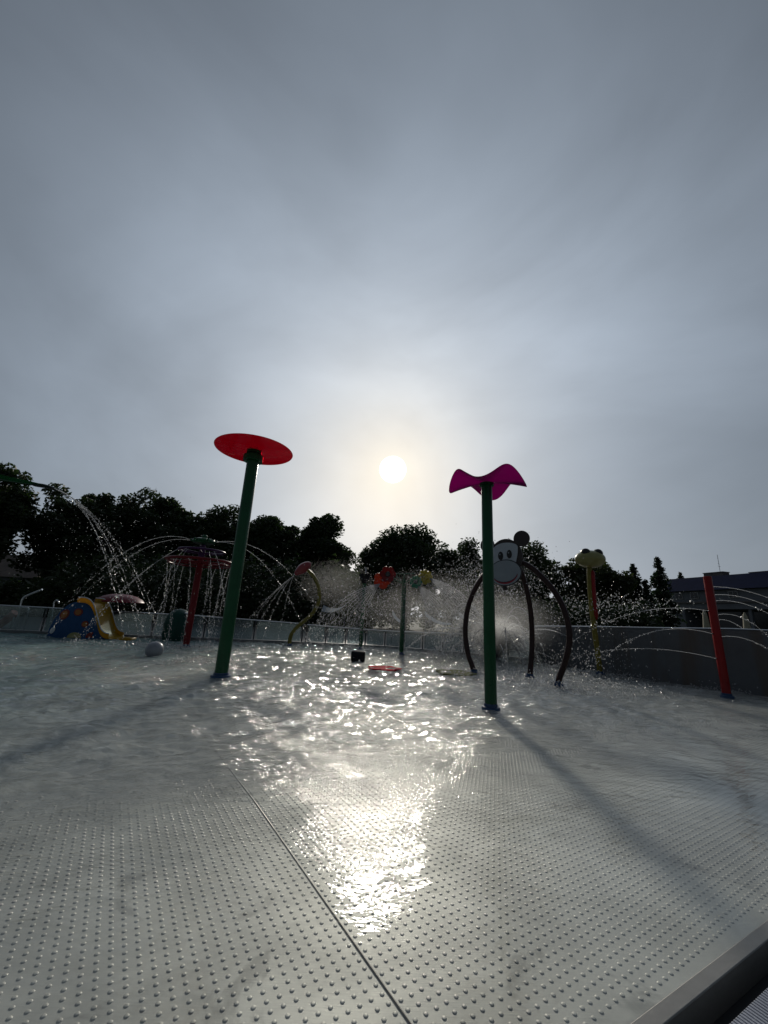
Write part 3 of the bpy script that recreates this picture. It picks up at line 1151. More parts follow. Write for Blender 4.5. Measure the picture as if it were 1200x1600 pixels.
hc = (.745, 2.17)
hb = board('head_board', ell(hc[0], 2.235, .345, .385, R(-4), 56), .0, .03, M['brown_plate'], t)
board('ear', ell(1.085, 2.60, .158, .158), .008, .034, M['brown_plate'], t)
board('ear', ell(.365, 2.52, .150, .155), .008, .034, M['brown_plate'], t)
facepts = smooth_curve([(.47, 2.10, 0), (.455, 2.28, 0), (.50, 2.44, 0), (.64, 2.525, 0), (.82, 2.535, 0), (.985, 2.48, 0), (1.005, 2.36, 0), (.97, 2.18, 0), (.93, 2.08, 0), (.70, 2.02, 0)], 40)
board('face', [(p.x, p.y) for p in facepts], .012, .011, M['face_grey'], t)
board('muzzle_outline', ell(.735, 1.935, .335, .262, R(4), 48), .020, .019, M['black'], t)
mz = board('muzzle', ell(.735, 1.935, .318, .245, R(4), 48), .027, .006, M['muzzle_grey'], t)
for ex, ey in ((.655, 2.275), (.835, 2.300)):
    e_ = board('eye', ell(ex, ey, .052, .086, 0, 28), .020, .007, M['black'], t)
    mb_ = MB()
    mb_.plate(ell(ex - .012, ey + .03, .012, .016, 0, 14), HO - AN * .0235, AU, (0, 0, 1), AN, .003)
    mb_.build('eye_glint', M['muzzle_grey'], e_, smooth=False)
up = ell(.735, 1.925, .250, .175, R(6), 30, 195, 345)
lo = ell(.735, 1.925, .262, .212, R(6), 30, 195, 345)
mo = board('mouth', up + lo[::-1], .0305, .003, M['mouth_red'], t)
mid_ = ell(.735, 1.925, .256, .182, R(6), 30, 193, 347)
up2 = ell(.735, 1.925, .252, .170, R(6), 30, 193, 347)
mb_ = MB()
mb_.plate(up2 + mid_[::-1], HO - AN * .033, AU, (0, 0, 1), AN, .002)
mb_.build('mouth_line', M['black'], mo, smooth=False)
mb = MB()
mb.lathe([(.028, 1.60), (.045, 1.60), (.045, 1.68), (.028, 1.74)], (*(HO + AU * .70 + AN * .05)[:2], 0), 16)
mb.build('nozzle', M['brown_plate'], t)

# 4 frog on a pole
c = Vector((4.95, 9.05, 0))
t = thing('frog_fountain', c, 'yellow frog head with two dark bulging eyes on a yellow pole with red stripe', 'fountain')
mb = MB()
fp = smooth_curve([c + Vector(p) for p in [(0, 0, -.12), (-.02, 0, .5), (-.05, 0, 1.05), (-.065, 0, 1.6), (-.05, 0, 2.15), (-.02, 0, 2.42)]], 30)
mb.tube(fp, .056, 16)
mb.build('pole', M['yellow'], t)
mb = MB()
mb.tube([p + Vector((.055, -.04, 0)) for p in fp if 1.1 < p.z < 2.3], [.012] + [.048] * (len([p for p in fp if 1.1 < p.z < 2.3]) - 2) + [.02], 12)
mb.build('tongue', M['red'], t)
mb = MB()
hz = 2.54
vs, fs = [], []
nu, nv = 36, 18
for i in range(nv + 1):
    ph = math.pi * i / nv - math.pi / 2
    for k in range(nu):
        a = k * 2 * math.pi / nu
        zz = math.sin(ph)
        vs.append((c.x + .34 * math.cos(ph) * math.cos(a), c.y + .28 * math.cos(ph) * math.sin(a), hz + (.20 if zz > 0 else .22) * zz))
for i in range(nv):
    for k in range(nu):
        fs.append((i * nu + k, i * nu + (k + 1) % nu, (i + 1) * nu + (k + 1) % nu, (i + 1) * nu + k))
mb.add(vs, fs)
hd = mb.build('head', M['frog_yellow'], t)
for sx in (-1, 1):
    mb = MB()
    ec = Vector((c.x + sx * .142, c.y - .09, hz + .125))
    mb.lathe([(.001, -.11), (.07, -.09), (.105, -.04), (.115, .0), (.10, .05), (.06, .09), (.001, .10)], ec, 24)
    eb = mb.build('eye', M['frog_yellow'], hd)
    mb = MB()
    ax = Vector((sx * .12 - .35, -.9, .12)).normalized()
    mb.lathe([(.088, .068), (.07, .098), (.035, .116), (.001, .121)], ec, 22, ax=ax)
    mb.build('pupil', M['black'], eb)
base_ring(t, c, .062)

# 5 red spraying pole
c = Vector((5.79, 6.813, 0))
RP = thing('spray_pole', c, 'bright red plain pole in front of the grey wall, throwing thin arcs to both sides', 'fountain')
pole(RP, c, .062, 1.955, M['red'])
base_ring(RP, c, .062)
for z, a in [(1.78, 20), (1.62, 40), (1.54, 10), (1.30, 0), (1.20, 30), (.92, -10), (1.36, 170), (.98, 175), (.58, 165)]:
    mb = MB()
    mb.lathe([(.001, .056), (.012, .056), (.012, .070), (.006, .072)], (c.x, c.y, z), 10, ax=(math.cos(R(a)), math.sin(R(a)), 0))
    mb.build('nozzle', M['post'], RP)

# 6 tiered ring fountain
c = Vector((-4.759, 10.185, 0))
t = thing('tiered_fountain', c, 'dark red pole carrying red and purple rings under a green hub', 'fountain')
pole(t, c, .082, 2.16, M['tier_red'])


def ring_tube(mb, c, R_, z, r, n=64, m=10):
    mb.lathe([(R_ + r * math.cos(a), z + r * math.sin(a)) for a in [k * 2 * math.pi / m for k in range(m)]], (c[0], c[1], 0), n, closed=True)


mb = MB()
ring_tube(mb, c, .80, 2.12, .035)
ring_tube(mb, c, .74, 2.04, .022)
for k in range(6):
    a = k * math.pi / 3 + .3
    mb.tube([(c.x + .06 * math.cos(a), c.y + .06 * math.sin(a), 2.08), (c.x + .8 * math.cos(a), c.y + .8 * math.sin(a), 2.12)], .022, 8)
mb.build('lower_ring', M['tier_red'], t)
mb = MB()
mb.lathe([(.075, 2.16), (.085, 2.2), (.07, 2.56), (.001, 2.56)], (c.x, c.y, 0), 20)
ring_tube(mb, c, .56, 2.39, .030)
for k in range(5):
    a = k * math.pi * 2 / 5
    mb.tube([(c.x + .05 * math.cos(a), c.y + .05 * math.sin(a), 2.34), (c.x + .56 * math.cos(a), c.y + .56 * math.sin(a), 2.39)], .02, 8)
mb.build('upper_ring', M['purple'], t)
mb = MB()
mb.lathe([(.001, 2.56), (.16, 2.57), (.26, 2.60), (.29, 2.65), (.27, 2.70), (.17, 2.73), (.07, 2.735), (.07, 2.80), (.045, 2.83), (.001, 2.83)], (c.x, c.y, 0), 36)
hb = mb.build('hub', M['green'], t)
for k in range(6):
    a = k * math.pi / 3 + .2
    mb = MB()
    mb.tube([(c.x + .22 * math.cos(a), c.y + .22 * math.sin(a), 2.655), (c.x + .34 * math.cos(a), c.y + .34 * math.sin(a), 2.68)], .028, 8)
    mb.build('nozzle', M['green'], hb)
base_ring(t, c, .082)
TF = c

# 7 curved yellow stem with a red bud nozzle
c = Vector((-2.586, 12.11, 0))
t = thing('bud_fountain', c, 'curving yellow stem ending in a tilted red bud nozzle', 'fountain')


def yp(x, y, dy=0.0):
    return at_y(x, y, c.y + dy)


st = smooth_curve([c + Vector((0, 0, -.05)), yp(453, 1000), yp(456, 990), yp(466, 978), yp(485, 962), yp(497, 944), yp(499, 925), yp(494, 907), yp(484, 894), yp(476, 889)], 48)
mb = MB()
mb.tube(st, .058, 14)
mb.build('stem', M['yellow'], t)
mb = MB()
bc = yp(473.5, 888)
mb.lathe([(.001, -.31), (.05, -.30), (.10, -.22), (.15, -.08), (.16, .05), (.12, .18), (.06, .27), (.001, .30)], bc, 24, ax=(.72, 0.05, .62))
bd = mb.build('bud', mat('red_bud', (.28, .02, .03), .3, coat=.5), t)
mb = MB()
bt = yp(464, 895)
for k in range(5):
    a = k * 1.256
    mb.tube([bt + Vector((.03 * math.cos(a), .03 * math.sin(a), .02)), bt + Vector((-.05 + .05 * math.cos(a), .05 * math.sin(a), -.06))], .014, 6)
mb.build('nozzle', M['rail'], bd)
base_ring(t, c, .058)
BUD = bt

# 8 flower pole (red + orange flowers left, green + yellow right) and the bucket pole
c = Vector((.675, 11.142, 0))
t = thing('flower_fountain', c, 'slim dark green pole whose arms hold red, orange, green and yellow flowers', 'fountain')
pole(t, c, .062, 2.02, M['green'])
mb = MB()
FZ = {'flower_red': at_y(606, 897, 11.05), 'flower_orange': at_y(597, 906, 11.0), 'flower_green': at_y(649.5, 909, 11.0), 'flower_yellow': at_y(664.5, 901, 11.05)}
tp_ = c + Vector((0, 0, 2.0))
for q in FZ.values():
    mb.tube(smooth_curve([tp_ - Vector((0, 0, .12)), tp_ + (q - tp_) * .5 + Vector((0, .05, .03)), q + Vector((0, .06, 0))], 16), .022, 8)
mb.tube([c + Vector((-.32, 0, 2.16)), c + Vector((.30, 0, 2.20))], .02, 8)
mb.tube([c + Vector((0, 0, 1.98)), c + Vector((0, 0, 2.20))], .03, 8)
mb.build('arms', M['green'], t)


def flower(q, key, R_, npet, parent, hollow):
    out, inn = [], []
    nn_ = npet * 12
    for k in range(nn_):
        a = k * 2 * math.pi / nn_
        rr_ = R_ * (.80 + .20 * abs(math.cos(npet * a / 2)) ** .6)
        out.append((rr_ * math.cos(a), rr_ * math.sin(a)))
        inn.append((hollow * R_ * math.cos(a), hollow * R_ * math.sin(a)))
    W = Vector((.0, 1, .15)).normalized()
    U = Vector((1, 0, 0))
    Vv = W.cross(U) * -1
    Vv = U.cross(W) * -1 if Vv.z < 0 else Vv
    mb_ = MB()
    vs_ = []
    for w in (-.02, .02):
        vs_ += [q + U * x + Vv * y + W * (w + .05 * (math.hypot(x, y) / R_) ** 2 * -1) for x, y in out]
        vs_ += [q + U * x + Vv * y + W * w for x, y in inn]
    fs_ = []
    for k in range(nn_):
        j = (k + 1) % nn_
        o0, i0, o1, i1 = 0, nn_, 2 * nn_, 3 * nn_
        fs_ += [(o0 + k, o0 + j, i0 + j, i0 + k), (o1 + j, o1 + k, i1 + k, i1 + j), (o0 + j, o0 + k, o1 + k, o1 + j), (i0 + k, i0 + j, i1 + j, i1 + k)]
    mb_.add(vs_, fs_)
    f_ = mb_.build('flower', M[key], parent)
    mb_ = MB()
    mb_.lathe([(.001, -.05), (hollow * R_ * .8, -.04), (hollow * R_ * 1.02, 0), (hollow * R_ * .8, .04), (.001, .05)], q, 16, ax=(0, 1, .15))
    mb_.build('flower_centre', M['post'] if key in ('flower_red', 'flower_green') else M[key], f_)
    tag(f_, {'flower_red': 'dark red flower, uppermost on the left side', 'flower_orange': 'orange flower behind the red one', 'flower_green': 'teal green flower at lower right', 'flower_yellow': 'yellow flower at the far right'}[key])


flower(FZ['flower_red'], 'flower_red', .23, 6, t, .34)
flower(FZ['flower_orange'] + Vector((0, .12, 0)), 'flower_orange', .25, 5, t, .2)
flower(FZ['flower_green'], 'flower_green', .18, 9, t, .34)
flower(FZ['flower_yellow'] + Vector((0, .08, 0)), 'flower_yellow', .215, 8, t, .42)
base_ring(t, c, .062)
FL = c

c = Vector((-.498, 12.283, 0))
t = thing('bucket_fountain', c, 'slim dark pole with a funnel-shaped bucket spilling water near the gap in the trees', 'fountain')
pole(t, c, .058, 1.98, M['green'])
mb = MB()
mb.lathe([(.05, 1.92), (.09, 1.98), (.19, 2.20), (.205, 2.22), (.19, 2.215), (.08, 2.02), (.001, 2.0)], (c.x, c.y, 0), 28)
mb.build('bucket', M['stool'], t)
mb = MB()
mb.tube([(c.x + .02, c.y, 2.0), (c.x + .02, c.y, 2.44)], .022, 8)
mb.build('spout', M['white'], t)
base_ring(t, c, .058)
BK = c

# 9 slide
SA = Vector((-8.73, 10.78, 0))
SB = Vector((-6.98, 11.05, 0))
SU = (SB - SA).normalized()
SN = Vector((-SU.y, SU.x, 0))
SW = .72
t = thing('toddler_slide', (-7.9, 11.1, 0), 'blue humped toddler slide with orange spots and a yellow chute', 'slide')
prof_c = smooth_curve([(.60, .95, 0), (.78, .935, 0), (.93, .84, 0), (1.07, .62, 0), (1.18, .38, 0), (1.29, .17, 0), (1.40, .06, 0)], 30)
hump = []
for k in range(25):
    x = .60 * k / 24
    hump.append((x, max(-.08, .955 * (1 - (1 - x / .60) ** 2.2) ** .55 - .02)))
hump += [(p.x, p.y - .035) for p in prof_c[1:]] + [(1.36, -.08), (0.0, -.08)]
mb = MB()
mb.plate(hump, SA, SU, (0, 0, 1), SN, .05)
mb.plate(hump, SA + SN * (SW - .05), SU, (0, 0, 1), SN, .05)
pf = hump[:26]
mb.plate(pf + [(x * .985 + .012, z - .03) for x, z in pf[::-1]], SA + SN * .05, SU, (0, 0, 1), SN, SW - .10)
sp = mb.build('body', M['slide_blue'], t, smooth=False)
chute = smooth_curve([(.56, .95, 0), (.78, .935, 0), (.93, .84, 0), (1.07, .62, 0), (1.18, .38, 0), (1.29, .17, 0), (1.40, .07, 0), (1.52, .04, 0)], 36)
mb = MB()
vs, fs = [], []
for p in chute:
    for w, dz in ((-.06, .10), (-.055, -.0), (0.0, -.02), (SW * .5, -.035), (SW, -.02), (SW + .055, 0), (SW + .06, .10), (SW + .08, .10), (SW + .075, -.03), (SW * .5, -.07), (-.075, -.03), (-.08, .10)):
        q = SA + SU * p.x + SN * w + Vector((0, 0, p.y + dz))
        vs.append(q)
for i in range(len(chute) - 1):
    for k in range(12):
        fs.append((i * 12 + k, i * 12 + (k + 1) % 12, (i + 1) * 12 + (k + 1) % 12, (i + 1) * 12 + k))
fs += [tuple(range(12)), tuple((len(chute) - 1) * 12 + k for k in range(11, -1, -1))]
mb.add(vs, fs)
mb.build('chute', M['slide_yellow'], t)
for w in (-.07, SW + .07):
    mb = MB()
    mb.tube([SA + SU * p.x + SN * w + Vector((0, 0, p.y + .105)) for p in chute], .014, 8)
    mb.build('chute_rim', M['white'], t)
mb = MB()
mb.box((*(SA + SU * 1.80 + SN * .3)[:2], -.05), .42, .4, .09, math.atan2(SU.y, SU.x))
mb.build('landing_pad', M['slide_yellow'], t, bevel=.03)


def spot(cx_, cz, a, b, rot):
    mb_ = MB()
    mb_.plate(ell(cx_, cz, a, b, rot, 26), SA - SN * .012, SU, (0, 0, 1), SN, .012)
    s_ = mb_.build('spot', M['spot_red'], sp, smooth=False)
    mb_ = MB()
    mb_.plate(ell(cx_, cz, a * .68, b * .68, rot, 22), SA - SN * .020, SU, (0, 0, 1), SN, .008)
    mb_.build('spot_centre', M['spot_orange'], s_, smooth=False)


spot(.30, .585, .105, .14, -.4)
spot(.62, .66, .11, .10, 0)
spot(.85, .36, .085, .085, 0)
mb = MB()
mb.plate(ell(.66, .0, .17, .14, 0, 20, 0, 180), SA - SN * .014, SU, (0, 0, 1), SN, .014)
mb.build('wing_spot', M['frog_yellow'], sp, smooth=False)
mb = MB()
mb.plate(ell(.11, .17, .05, .09, -.3, 20), SA - SN * .014, SU, (0, 0, 1), SN, .014)
mb.build('eye_patch', M['white'], sp, smooth=False)
mb = MB()
mb.plate(ell(1.02, .09, .10, .05, .7, 20), SA - SN * .014, SU, (0, 0, 1), SN, .014)
mb.plate(ell(1.05, .05, .05, .04, 0, 20), SA - SN * .018, SU, (0, 0, 1), SN, .018)
mb.build('coral_patch', M['spot_red'], sp, smooth=False)

# 10 red canopy beyond the fence, behind the slide
c = Vector((-8.0, 12.3, 0))
t = thing('mushroom_canopy', c, 'wide dark red dished canopy on a thick grey stem behind the slide', 'fountain')
pole(t, c, .09, .98, M['stool'], z0=-.08)
mb = MB()
mb.lathe([(.001, 1.22), (.25, 1.205), (.45, 1.15), (.60, 1.06), (.66, .985), (.655, .965), (.60, .985), (.40, 1.02), (.001, 1.04)], (c.x, c.y, 0), 48)
mb.build('cap', M['cap_red'], t)

# 11 handrails
hr = gnd(25, 984)
t = thing('steel_handrail', hr, 'pair of bent stainless handrails rising at the left end of the fence', 'handrail')
for dy in (0, .22):
    mb = MB()
    D = 12.35 + dy
    b_ = at_y(24, 984, D)
    b_.z = -.05
    mb.tube(smooth_curve([b_, at_y(28, 965, D), at_y(33, 943, D), at_y(37, 934, D), at_y(46, 929, D), at_y(66, 921, D)], 30), .026, 10)
    mb.build('rail', M['chrome'], t)
lr = at_y(0, 975, 12.2)
t = thing('steel_handrail', Vector((lr.x, 12.2, 0)), 'low rectangular steel rail frame at the left picture edge, behind the glass', 'handrail')
mb = MB()
D = 12.2
e_ = at_y(38, 984, D)
e_.z = -.05
mb.tube(smooth_curve([at_y(-70, 938, D), at_y(0, 946, D), at_y(30, 948.5, D), at_y(43, 950, D), at_y(44.5, 955, D), at_y(41, 970, D), e_], 40), .022, 10)
mb.build('rail', M['chrome'], t)
mb = MB()
f_ = at_y(-30, 984, D)
f_.z = -.05
mb.tube([at_y(-30, 944, D), f_], .02, 8)
mb.build('post', M['chrome'], t)
hk = at_y(85, 955, 12.6)
t = thing('hook_rail', Vector((hk.x, 12.6, 0)), 'small hooked steel pipe standing just left of the blue slide', 'handrail')
b_ = hk.copy()
b_.z = -.05
mb = MB()
mb.tube(smooth_curve([b_, at_y(83.5, 950, 12.6), at_y(84.5, 942, 12.6), at_y(87.5, 938, 12.6), at_y(91, 939, 12.6), at_y(92, 943, 12.6)], 24), .02, 8)
mb.build('pipe', M['chrome'], t)

# red toy slide behind glass, far left
rs = at_y(10, 985, 13.2)
t = thing('red_ramp', Vector((rs.x, 13.2, 0)), 'small red sloping ramp behind the glass at the left picture edge', 'play ramp')
a0, a1 = at_y(-8, 982, 13.2), at_y(24, 957, 13.2)
a0.z = -.02
mb = MB()
mb.tube(smooth_curve([a0, a0.lerp(a1, .5) + Vector((0, 0, -.03)), a1], 12), .12, 10)
mb.build('chute', mat('faded_red_plastic', (.45, .06, .04), .4, trans=.2), t)
mb = MB()
mb.tube([(a1.x, a1.y, -.1), a1], .03, 8)
mb.build('leg', M['rail'], t)
mb = MB()
mb.tube([(a1.x - .25, a1.y + .3, -.1), a1 + Vector((-.25, .3, -.2))], .03, 8)
mb.build('leg', M['rail'], t)

# 12 ball, 13 stool
c = Vector((-4.48, 8.28, 0))
vs, fs = [], []
mb = MB()
mb.lathe([(.168 * math.sin(a), .085 - .168 * math.cos(a)) for a in [R(k * 9 + .5) for k in range(21)]], (c.x, c.y, 0), 36)
tag(mb.build('ball_seat', M['ball'], loc=c), 'smooth grey ball fixed in the water left of the tall green pole', 'ball')
c = Vector((-.41, 9.17, 0))
mb = MB()
mb.lathe([(.001, -.05), (.145, -.05), (.158, .02), (.160, .15), (.152, .18), (.130, .192), (.001, .196)], (c.x, c.y, 0), 36)
tag(mb.build('stool', M['stool'], loc=c), 'small dark round stool standing in the glittering water', 'stool')

# 14 coloured floor inlays
for px_, py_, rx, key, lab in ((600, 1043, .36, 'petal_patch_red', 'red flower-shaped inlay just under the water in front of the stool'), (712, 1050, .42, 'petal_patch_yellow', 'faint yellow-green inlay under the water left of the monkey arch')):
    c = gnd(px_, py_)
    mb = MB()
    nn_ = 60
    zf = 0.0
    out = [(c.x + rx * (.72 + .28 * abs(math.cos(2.5 * a))) * math.cos(a), c.y + rx * (.72 + .28 * abs(math.cos(2.5 * a))) * math.sin(a)) for a in [k * 2 * math.pi / nn_ for k in range(nn_)]]
    top_ = -.002
    mb.add([(x, y, -.12) for x, y in out] + [(x, y, top_) for x, y in out], [tuple(range(nn_, 2 * nn_))] + [(i, (i + 1) % nn_, (i + 1) % nn_ + nn_, i + nn_) for i in range(nn_)])
    tag(mb.build('floor_jet_plate', M[key], loc=c, smooth=False, bevel=.008), lab, 'floor inlay')

# 15 green dome figure behind the tiered pole
c = Vector((-5.95, 12.0, 0))
mb = MB()
t = thing('dome_fountain', c, 'teal green rounded figure behind the red tiered pole', 'fountain')
mb.lathe([(.34, -.05), (.38, .15), (.37, .45), (.30, .70), (.18, .84), (.001, .88)], (c.x, c.y, 0), 32)
mb.build('shell', M['teal'], t)
mb = MB()
mb.tube([(c.x + .2, c.y - .1, .75), (c.x + .42, c.y - .2, .72)], .035, 10)
mb.build('nozzle', M['rail'], t)

# 16 giant leaf spout entering at the left
LT = at_y(90, 765, 9.0)
LB = Vector((-10.6, 9.0, 0))
t = thing('leaf_fountain', LB, 'giant green leaf spout reaching in high from the left, streaming water off its tip', 'fountain')
mb = MB()
mb.tube(smooth_curve([LB + Vector((0, 0, -.05)), LB + Vector((0, 0, 2.0)), LB + Vector((.1, 0, 3.3)), LB + Vector((.5, 0, 3.62))], 24), .09, 16)
mb.build('pole', M['green'], t)
spine = smooth_curve([at_y(-70, 735, 9), at_y(-30, 738, 9), at_y(0, 744, 9), at_y(35, 751, 9), at_y(65, 757, 9), at_y(90, 765, 9)], 24)
vs, fs = [], []
nsp = len(spine)
for i, p in enumerate(spine):
    u = i / (nsp - 1)
    w = .50 * (1 - u) ** 1.25 * (.45 + min(1, u * 3) * .55) + .035
    dp = .16 * (1 - u) + .02
    for s_, zz in ((-1, 0), (-.55, -dp * .8), (0, -dp), (.55, -dp * .8), (1, 0), (.5, -dp * .8 + .02), (0, -dp + .02), (-.5, -dp * .8 + .02)):
        vs.append(p + Vector((0, w * s_, zz)))
for i in range(nsp - 1):
    for k in range(8):
        fs.append((i * 8 + k, i * 8 + (k + 1) % 8, (i + 1) * 8 + (k + 1) % 8, (i + 1) * 8 + k))
fs += [tuple(range(8)), tuple((nsp - 1) * 8 + k for k in range(7, -1, -1))]
mb = MB()
mb.add(vs, fs)
lf_ = mb.build('leaf', M['leaf_acrylic'], t)
mb = MB()
tipc = smooth_curve([at_y(52, 757, 9), at_y(72, 760, 9), at_y(92, 766, 9)], 10)
mb.tube(tipc, [.035, .045, .05, .05, .05, .045, .045, .04, .04, .03, .02][:len(tipc)], 8)
mb.build('leaf_tip', M['post'], lf_)

# sails behind the fence
for px_, py_, D, w, lab, mk in ((686, 970, 16.5, .55, 'small white curved sail cloth behind the flower pole, on its right', 'sail'),
                               (742, 970, 16.5, .62, 'small white curved sail cloth nearest the monkey arch', 'sail'),
                               (623, 967, 16.5, .26, 'smallest white sail cloth, half behind the flower pole', 'sail'),
                               (520, 962, 15.0, .45, 'pale blue sail cloth to the right of the curved yellow stem', 'sail_blue')):
    p = at_y(px_, py_, D)
    t = thing('shade_sail', Vector((p.x, D, -.03)), lab, 'shade sail', 'shade sails behind the fence')
    s = 1 if mk == 'sail' else -1
    vs, fs = [], []
    for side in (0, .015):
        for i in range(9):
            u = i / 8
            for v in (0, 1):
                x = (u - .5) * 2 * w
                z = s * (-.26 * u + .0) + .14 * (2 * u - 1) ** 2 + v * .22 * (1 - u * .8)
                vs.append((p.x + x, D + v * .5, p.z + z + side))
    for i in range(8):
        a = i * 2
        fs += [(a, a + 2, a + 3, a + 1), (18 + a + 1, 18 + a + 3, 18 + a + 2, 18 + a), (a, a + 18, a + 20, a + 2), (a + 3, a + 21, a + 19, a + 1)]
    mb = MB()
    mb.add(vs, fs)
    mb.build('cloth', M[mk], t)
    for u in (-1, 1):
        mb = MB()
        mb.tube([(p.x + u * w, D, -.12), (p.x + u * w, D, p.z + .1)], .02, 8)
        mb.build('post', M['post'], t)

# ------------------------------------------------------------------ building on the right
BA = Vector((28.75, 40.0, 0))
BB = Vector((33.3, 22.2, 0))
BU = (BB - BA).normalized()
BN = Vector((-BU.y, BU.x, 0))           # to the back (+x)
if BN.x < 0:
    BN = -BN
BL = (BB - BA).length
t = thing('long_building', BA, 'long low grey building with a dark blue roof at the right', 'building')
rot = math.atan2(BU.y, BU.x)


def bbox(mb, a, b, d0, d1, z0, z1):
    P = lambda s, d, z: BA + BU * s + BN * d + Vector((0, 0, z))
    mb.add([P(a, d0, z0), P(b, d0, z0), P(b, d1, z0), P(a, d1, z0), P(a, d0, z1), P(b, d0, z1), P(b, d1, z1), P(a, d1, z1)],
           [(0, 1, 2, 3), (7, 6, 5, 4), (0, 4, 5, 1), (1, 5, 6, 2), (2, 6, 7, 3), (3, 7, 4, 0)])


mb = MB()
bbox(mb, 0, BL, 0, 9, 3.02, 4.72)
bbox(mb, 0, 2.3, .02, 9, -.2, 3.018)
bbox(mb, 2.3, BL, 2.2, 9, -.2, 3.018)
mb.build('wall', M['render_wall'], t, smooth=False)
mb = MB()
bbox(mb, -.1, BL, -.12, 0, 3.55, 3.70)
mb.build('cornice', M['brick'], t, smooth=False)
mb = MB()
bbox(mb, 2.32, BL, 2.12, 2.18, 0.2, 2.9)
mb.build('glazing', M['dark_glass'], t, smooth=False)
for s_ in (4.6, 7.6, 10.6, 13.6, 16.6):
    mb = MB()
    bbox(mb, s_, s_ + .22, .1, .35, -.2, 3.015)
    mb.build('column', M['render_wall'], t, smooth=False)
for s_ in (1.6, 3.1, 6.4, 9.4, 12.4, 15.4):
    mb = MB()
    bbox(mb, s_, s_ + .75, -.05, -.002, 3.95, 4.55)
    w_ = mb.build('window', M['frame'], t, smooth=False)
    mb = MB()
    bbox(mb, s_ + .06, s_ + .34, -.075, -.052, 4.0, 4.5)
    bbox(mb, s_ + .41, s_ + .69, -.075, -.052, 4.0, 4.5)
    mb.build('pane', M['dark_glass'], w_, smooth=False)
mb = MB()
P = lambda s, d, z: BA + BU * s + BN * d + Vector((0, 0, z))
mb.add([P(-.3, -.35, 4.70), P(BL, -.35, 4.70), P(BL, .8, 6.05), P(-.3, .8, 6.05), P(-.3, 9.2, 6.0), P(BL, 9.2, 6.0), P(-.3, 9.2, 4.7), P(BL, 9.2, 4.7)],
       [(0, 1, 2, 3), (3, 2, 5, 4), (4, 5, 7, 6), (0, 3, 4, 6), (1, 7, 5, 2), (0, 6, 7, 1)])
rf = mb.build('roof', M['roof'], t, smooth=False)
for s_, l_, d_, h_ in ((3.6, 1.7, 1.4, .42), (6.9, 1.5, 2.2, .22), (9.3, .6, 2.0, .20), (10.6, .42, 1.1, .62), (13.4, .5, 1.2, .7)):
    mb = MB()
    bbox(mb, s_, s_ + l_, d_, d_ + .8, 5.9, 6.08 + h_ * .8)
    bbox(mb, s_ - .05, s_ + l_ + .05, d_ - .05, d_ + .85, 6.082 + h_ * .8, 6.14 + h_ * .8)
    mb.build('chimney', M['brick'], rf, smooth=False)
mb = MB()
q = P(4.9, 1.7, 6.0)
mb.tube([q, q + Vector((0, 0, 2.1))], .018, 6)
for k in range(4):
    z = 1.0 + k * .25
    mb.tube([q + Vector((-.3 + k * .05, -.2, z)), q + Vector((.3 - k * .05, .2, z))], .012, 5)
mb.build('antenna', M['post'], rf)
for i, (px_, py_, D, hh_, lab) in enumerate(((1048, 945, 36.0, 2.6, 'closed cream parasol by the building, leftmost and farthest'),
                                            (1105, 944, 32.5, 2.9, 'closed cream parasol half hidden behind the red pole'),
                                            (1168, 945, 29.5, 2.7, 'closed cream parasol between the red pole and the right picture edge'))):
    p = at_y(px_, 984, D)
    p.z = -.16
    t = thing('parasol', p, lab, 'parasol', 'closed parasols by the building')
    mb = MB()
    mb.tube([p, p + Vector((0, 0, hh_))], .03, 8)
    mb.build('pole', M['rail'], t)
    mb = MB()
    prof_ = [(.03, hh_ + .05), (.14, hh_ - .25), (.20, hh_ - .9), (.26, hh_ - 1.5), (.24, hh_ - 1.62), (.04, hh_ - 1.6)]
    mb.lathe(prof_, p, 14)
    mb.build('cloth', M['parasol'], t)

# far house at the left, seen under the trees
hp = at_y(38, 905, 52)
t = thing('far_house', Vector((hp.x, 52, -.16)), 'brown-roofed low house showing between the two leftmost trees', 'house')
mb = MB()
mb.box((hp.x, 52, -.16), 9, 7, 3.4, .1)
mb.build('wall', M['render_wall'], t, smooth=False)
mb = MB()
z0, z1 = 3.2, 6.3
mb.add([(hp.x - 5, 48, z0), (hp.x + 5, 48, z0), (hp.x + 5, 56, z0), (hp.x - 5, 56, z0), (hp.x - 3.6, 52, z1), (hp.x + 2.6, 52, z1)], [(0, 1, 5, 4), (1, 2, 5), (2, 3, 4, 5), (3, 0, 4), (0, 3, 2, 1)])
mb.build('roof', M['tile'], t, smooth=False)


# ------------------------------------------------------------------ trees
def leaf_quads(P, size, rng, flat=.35):
    n = len(P)
    a = rng.normal(0, 1, (n, 3))
    a[:, 2] *= flat + .3
    a /= np.linalg.norm(a, axis=1)[:, None]
    b = rng.normal(0, 1, (n, 3))
    b -= a * (a * b).sum(1)[:, None]
    b /= np.linalg.norm(b, axis=1)[:, None]
    s = size * rng.uniform(.55, 1.25, n)[:, None]
    V = np.stack([P - a * s, P - b * s * .45, P + a * s, P + b * s * .45], 1)
    F = np.arange(n * 4).reshape(-1, 4)
    return V.reshape(-1, 3), F


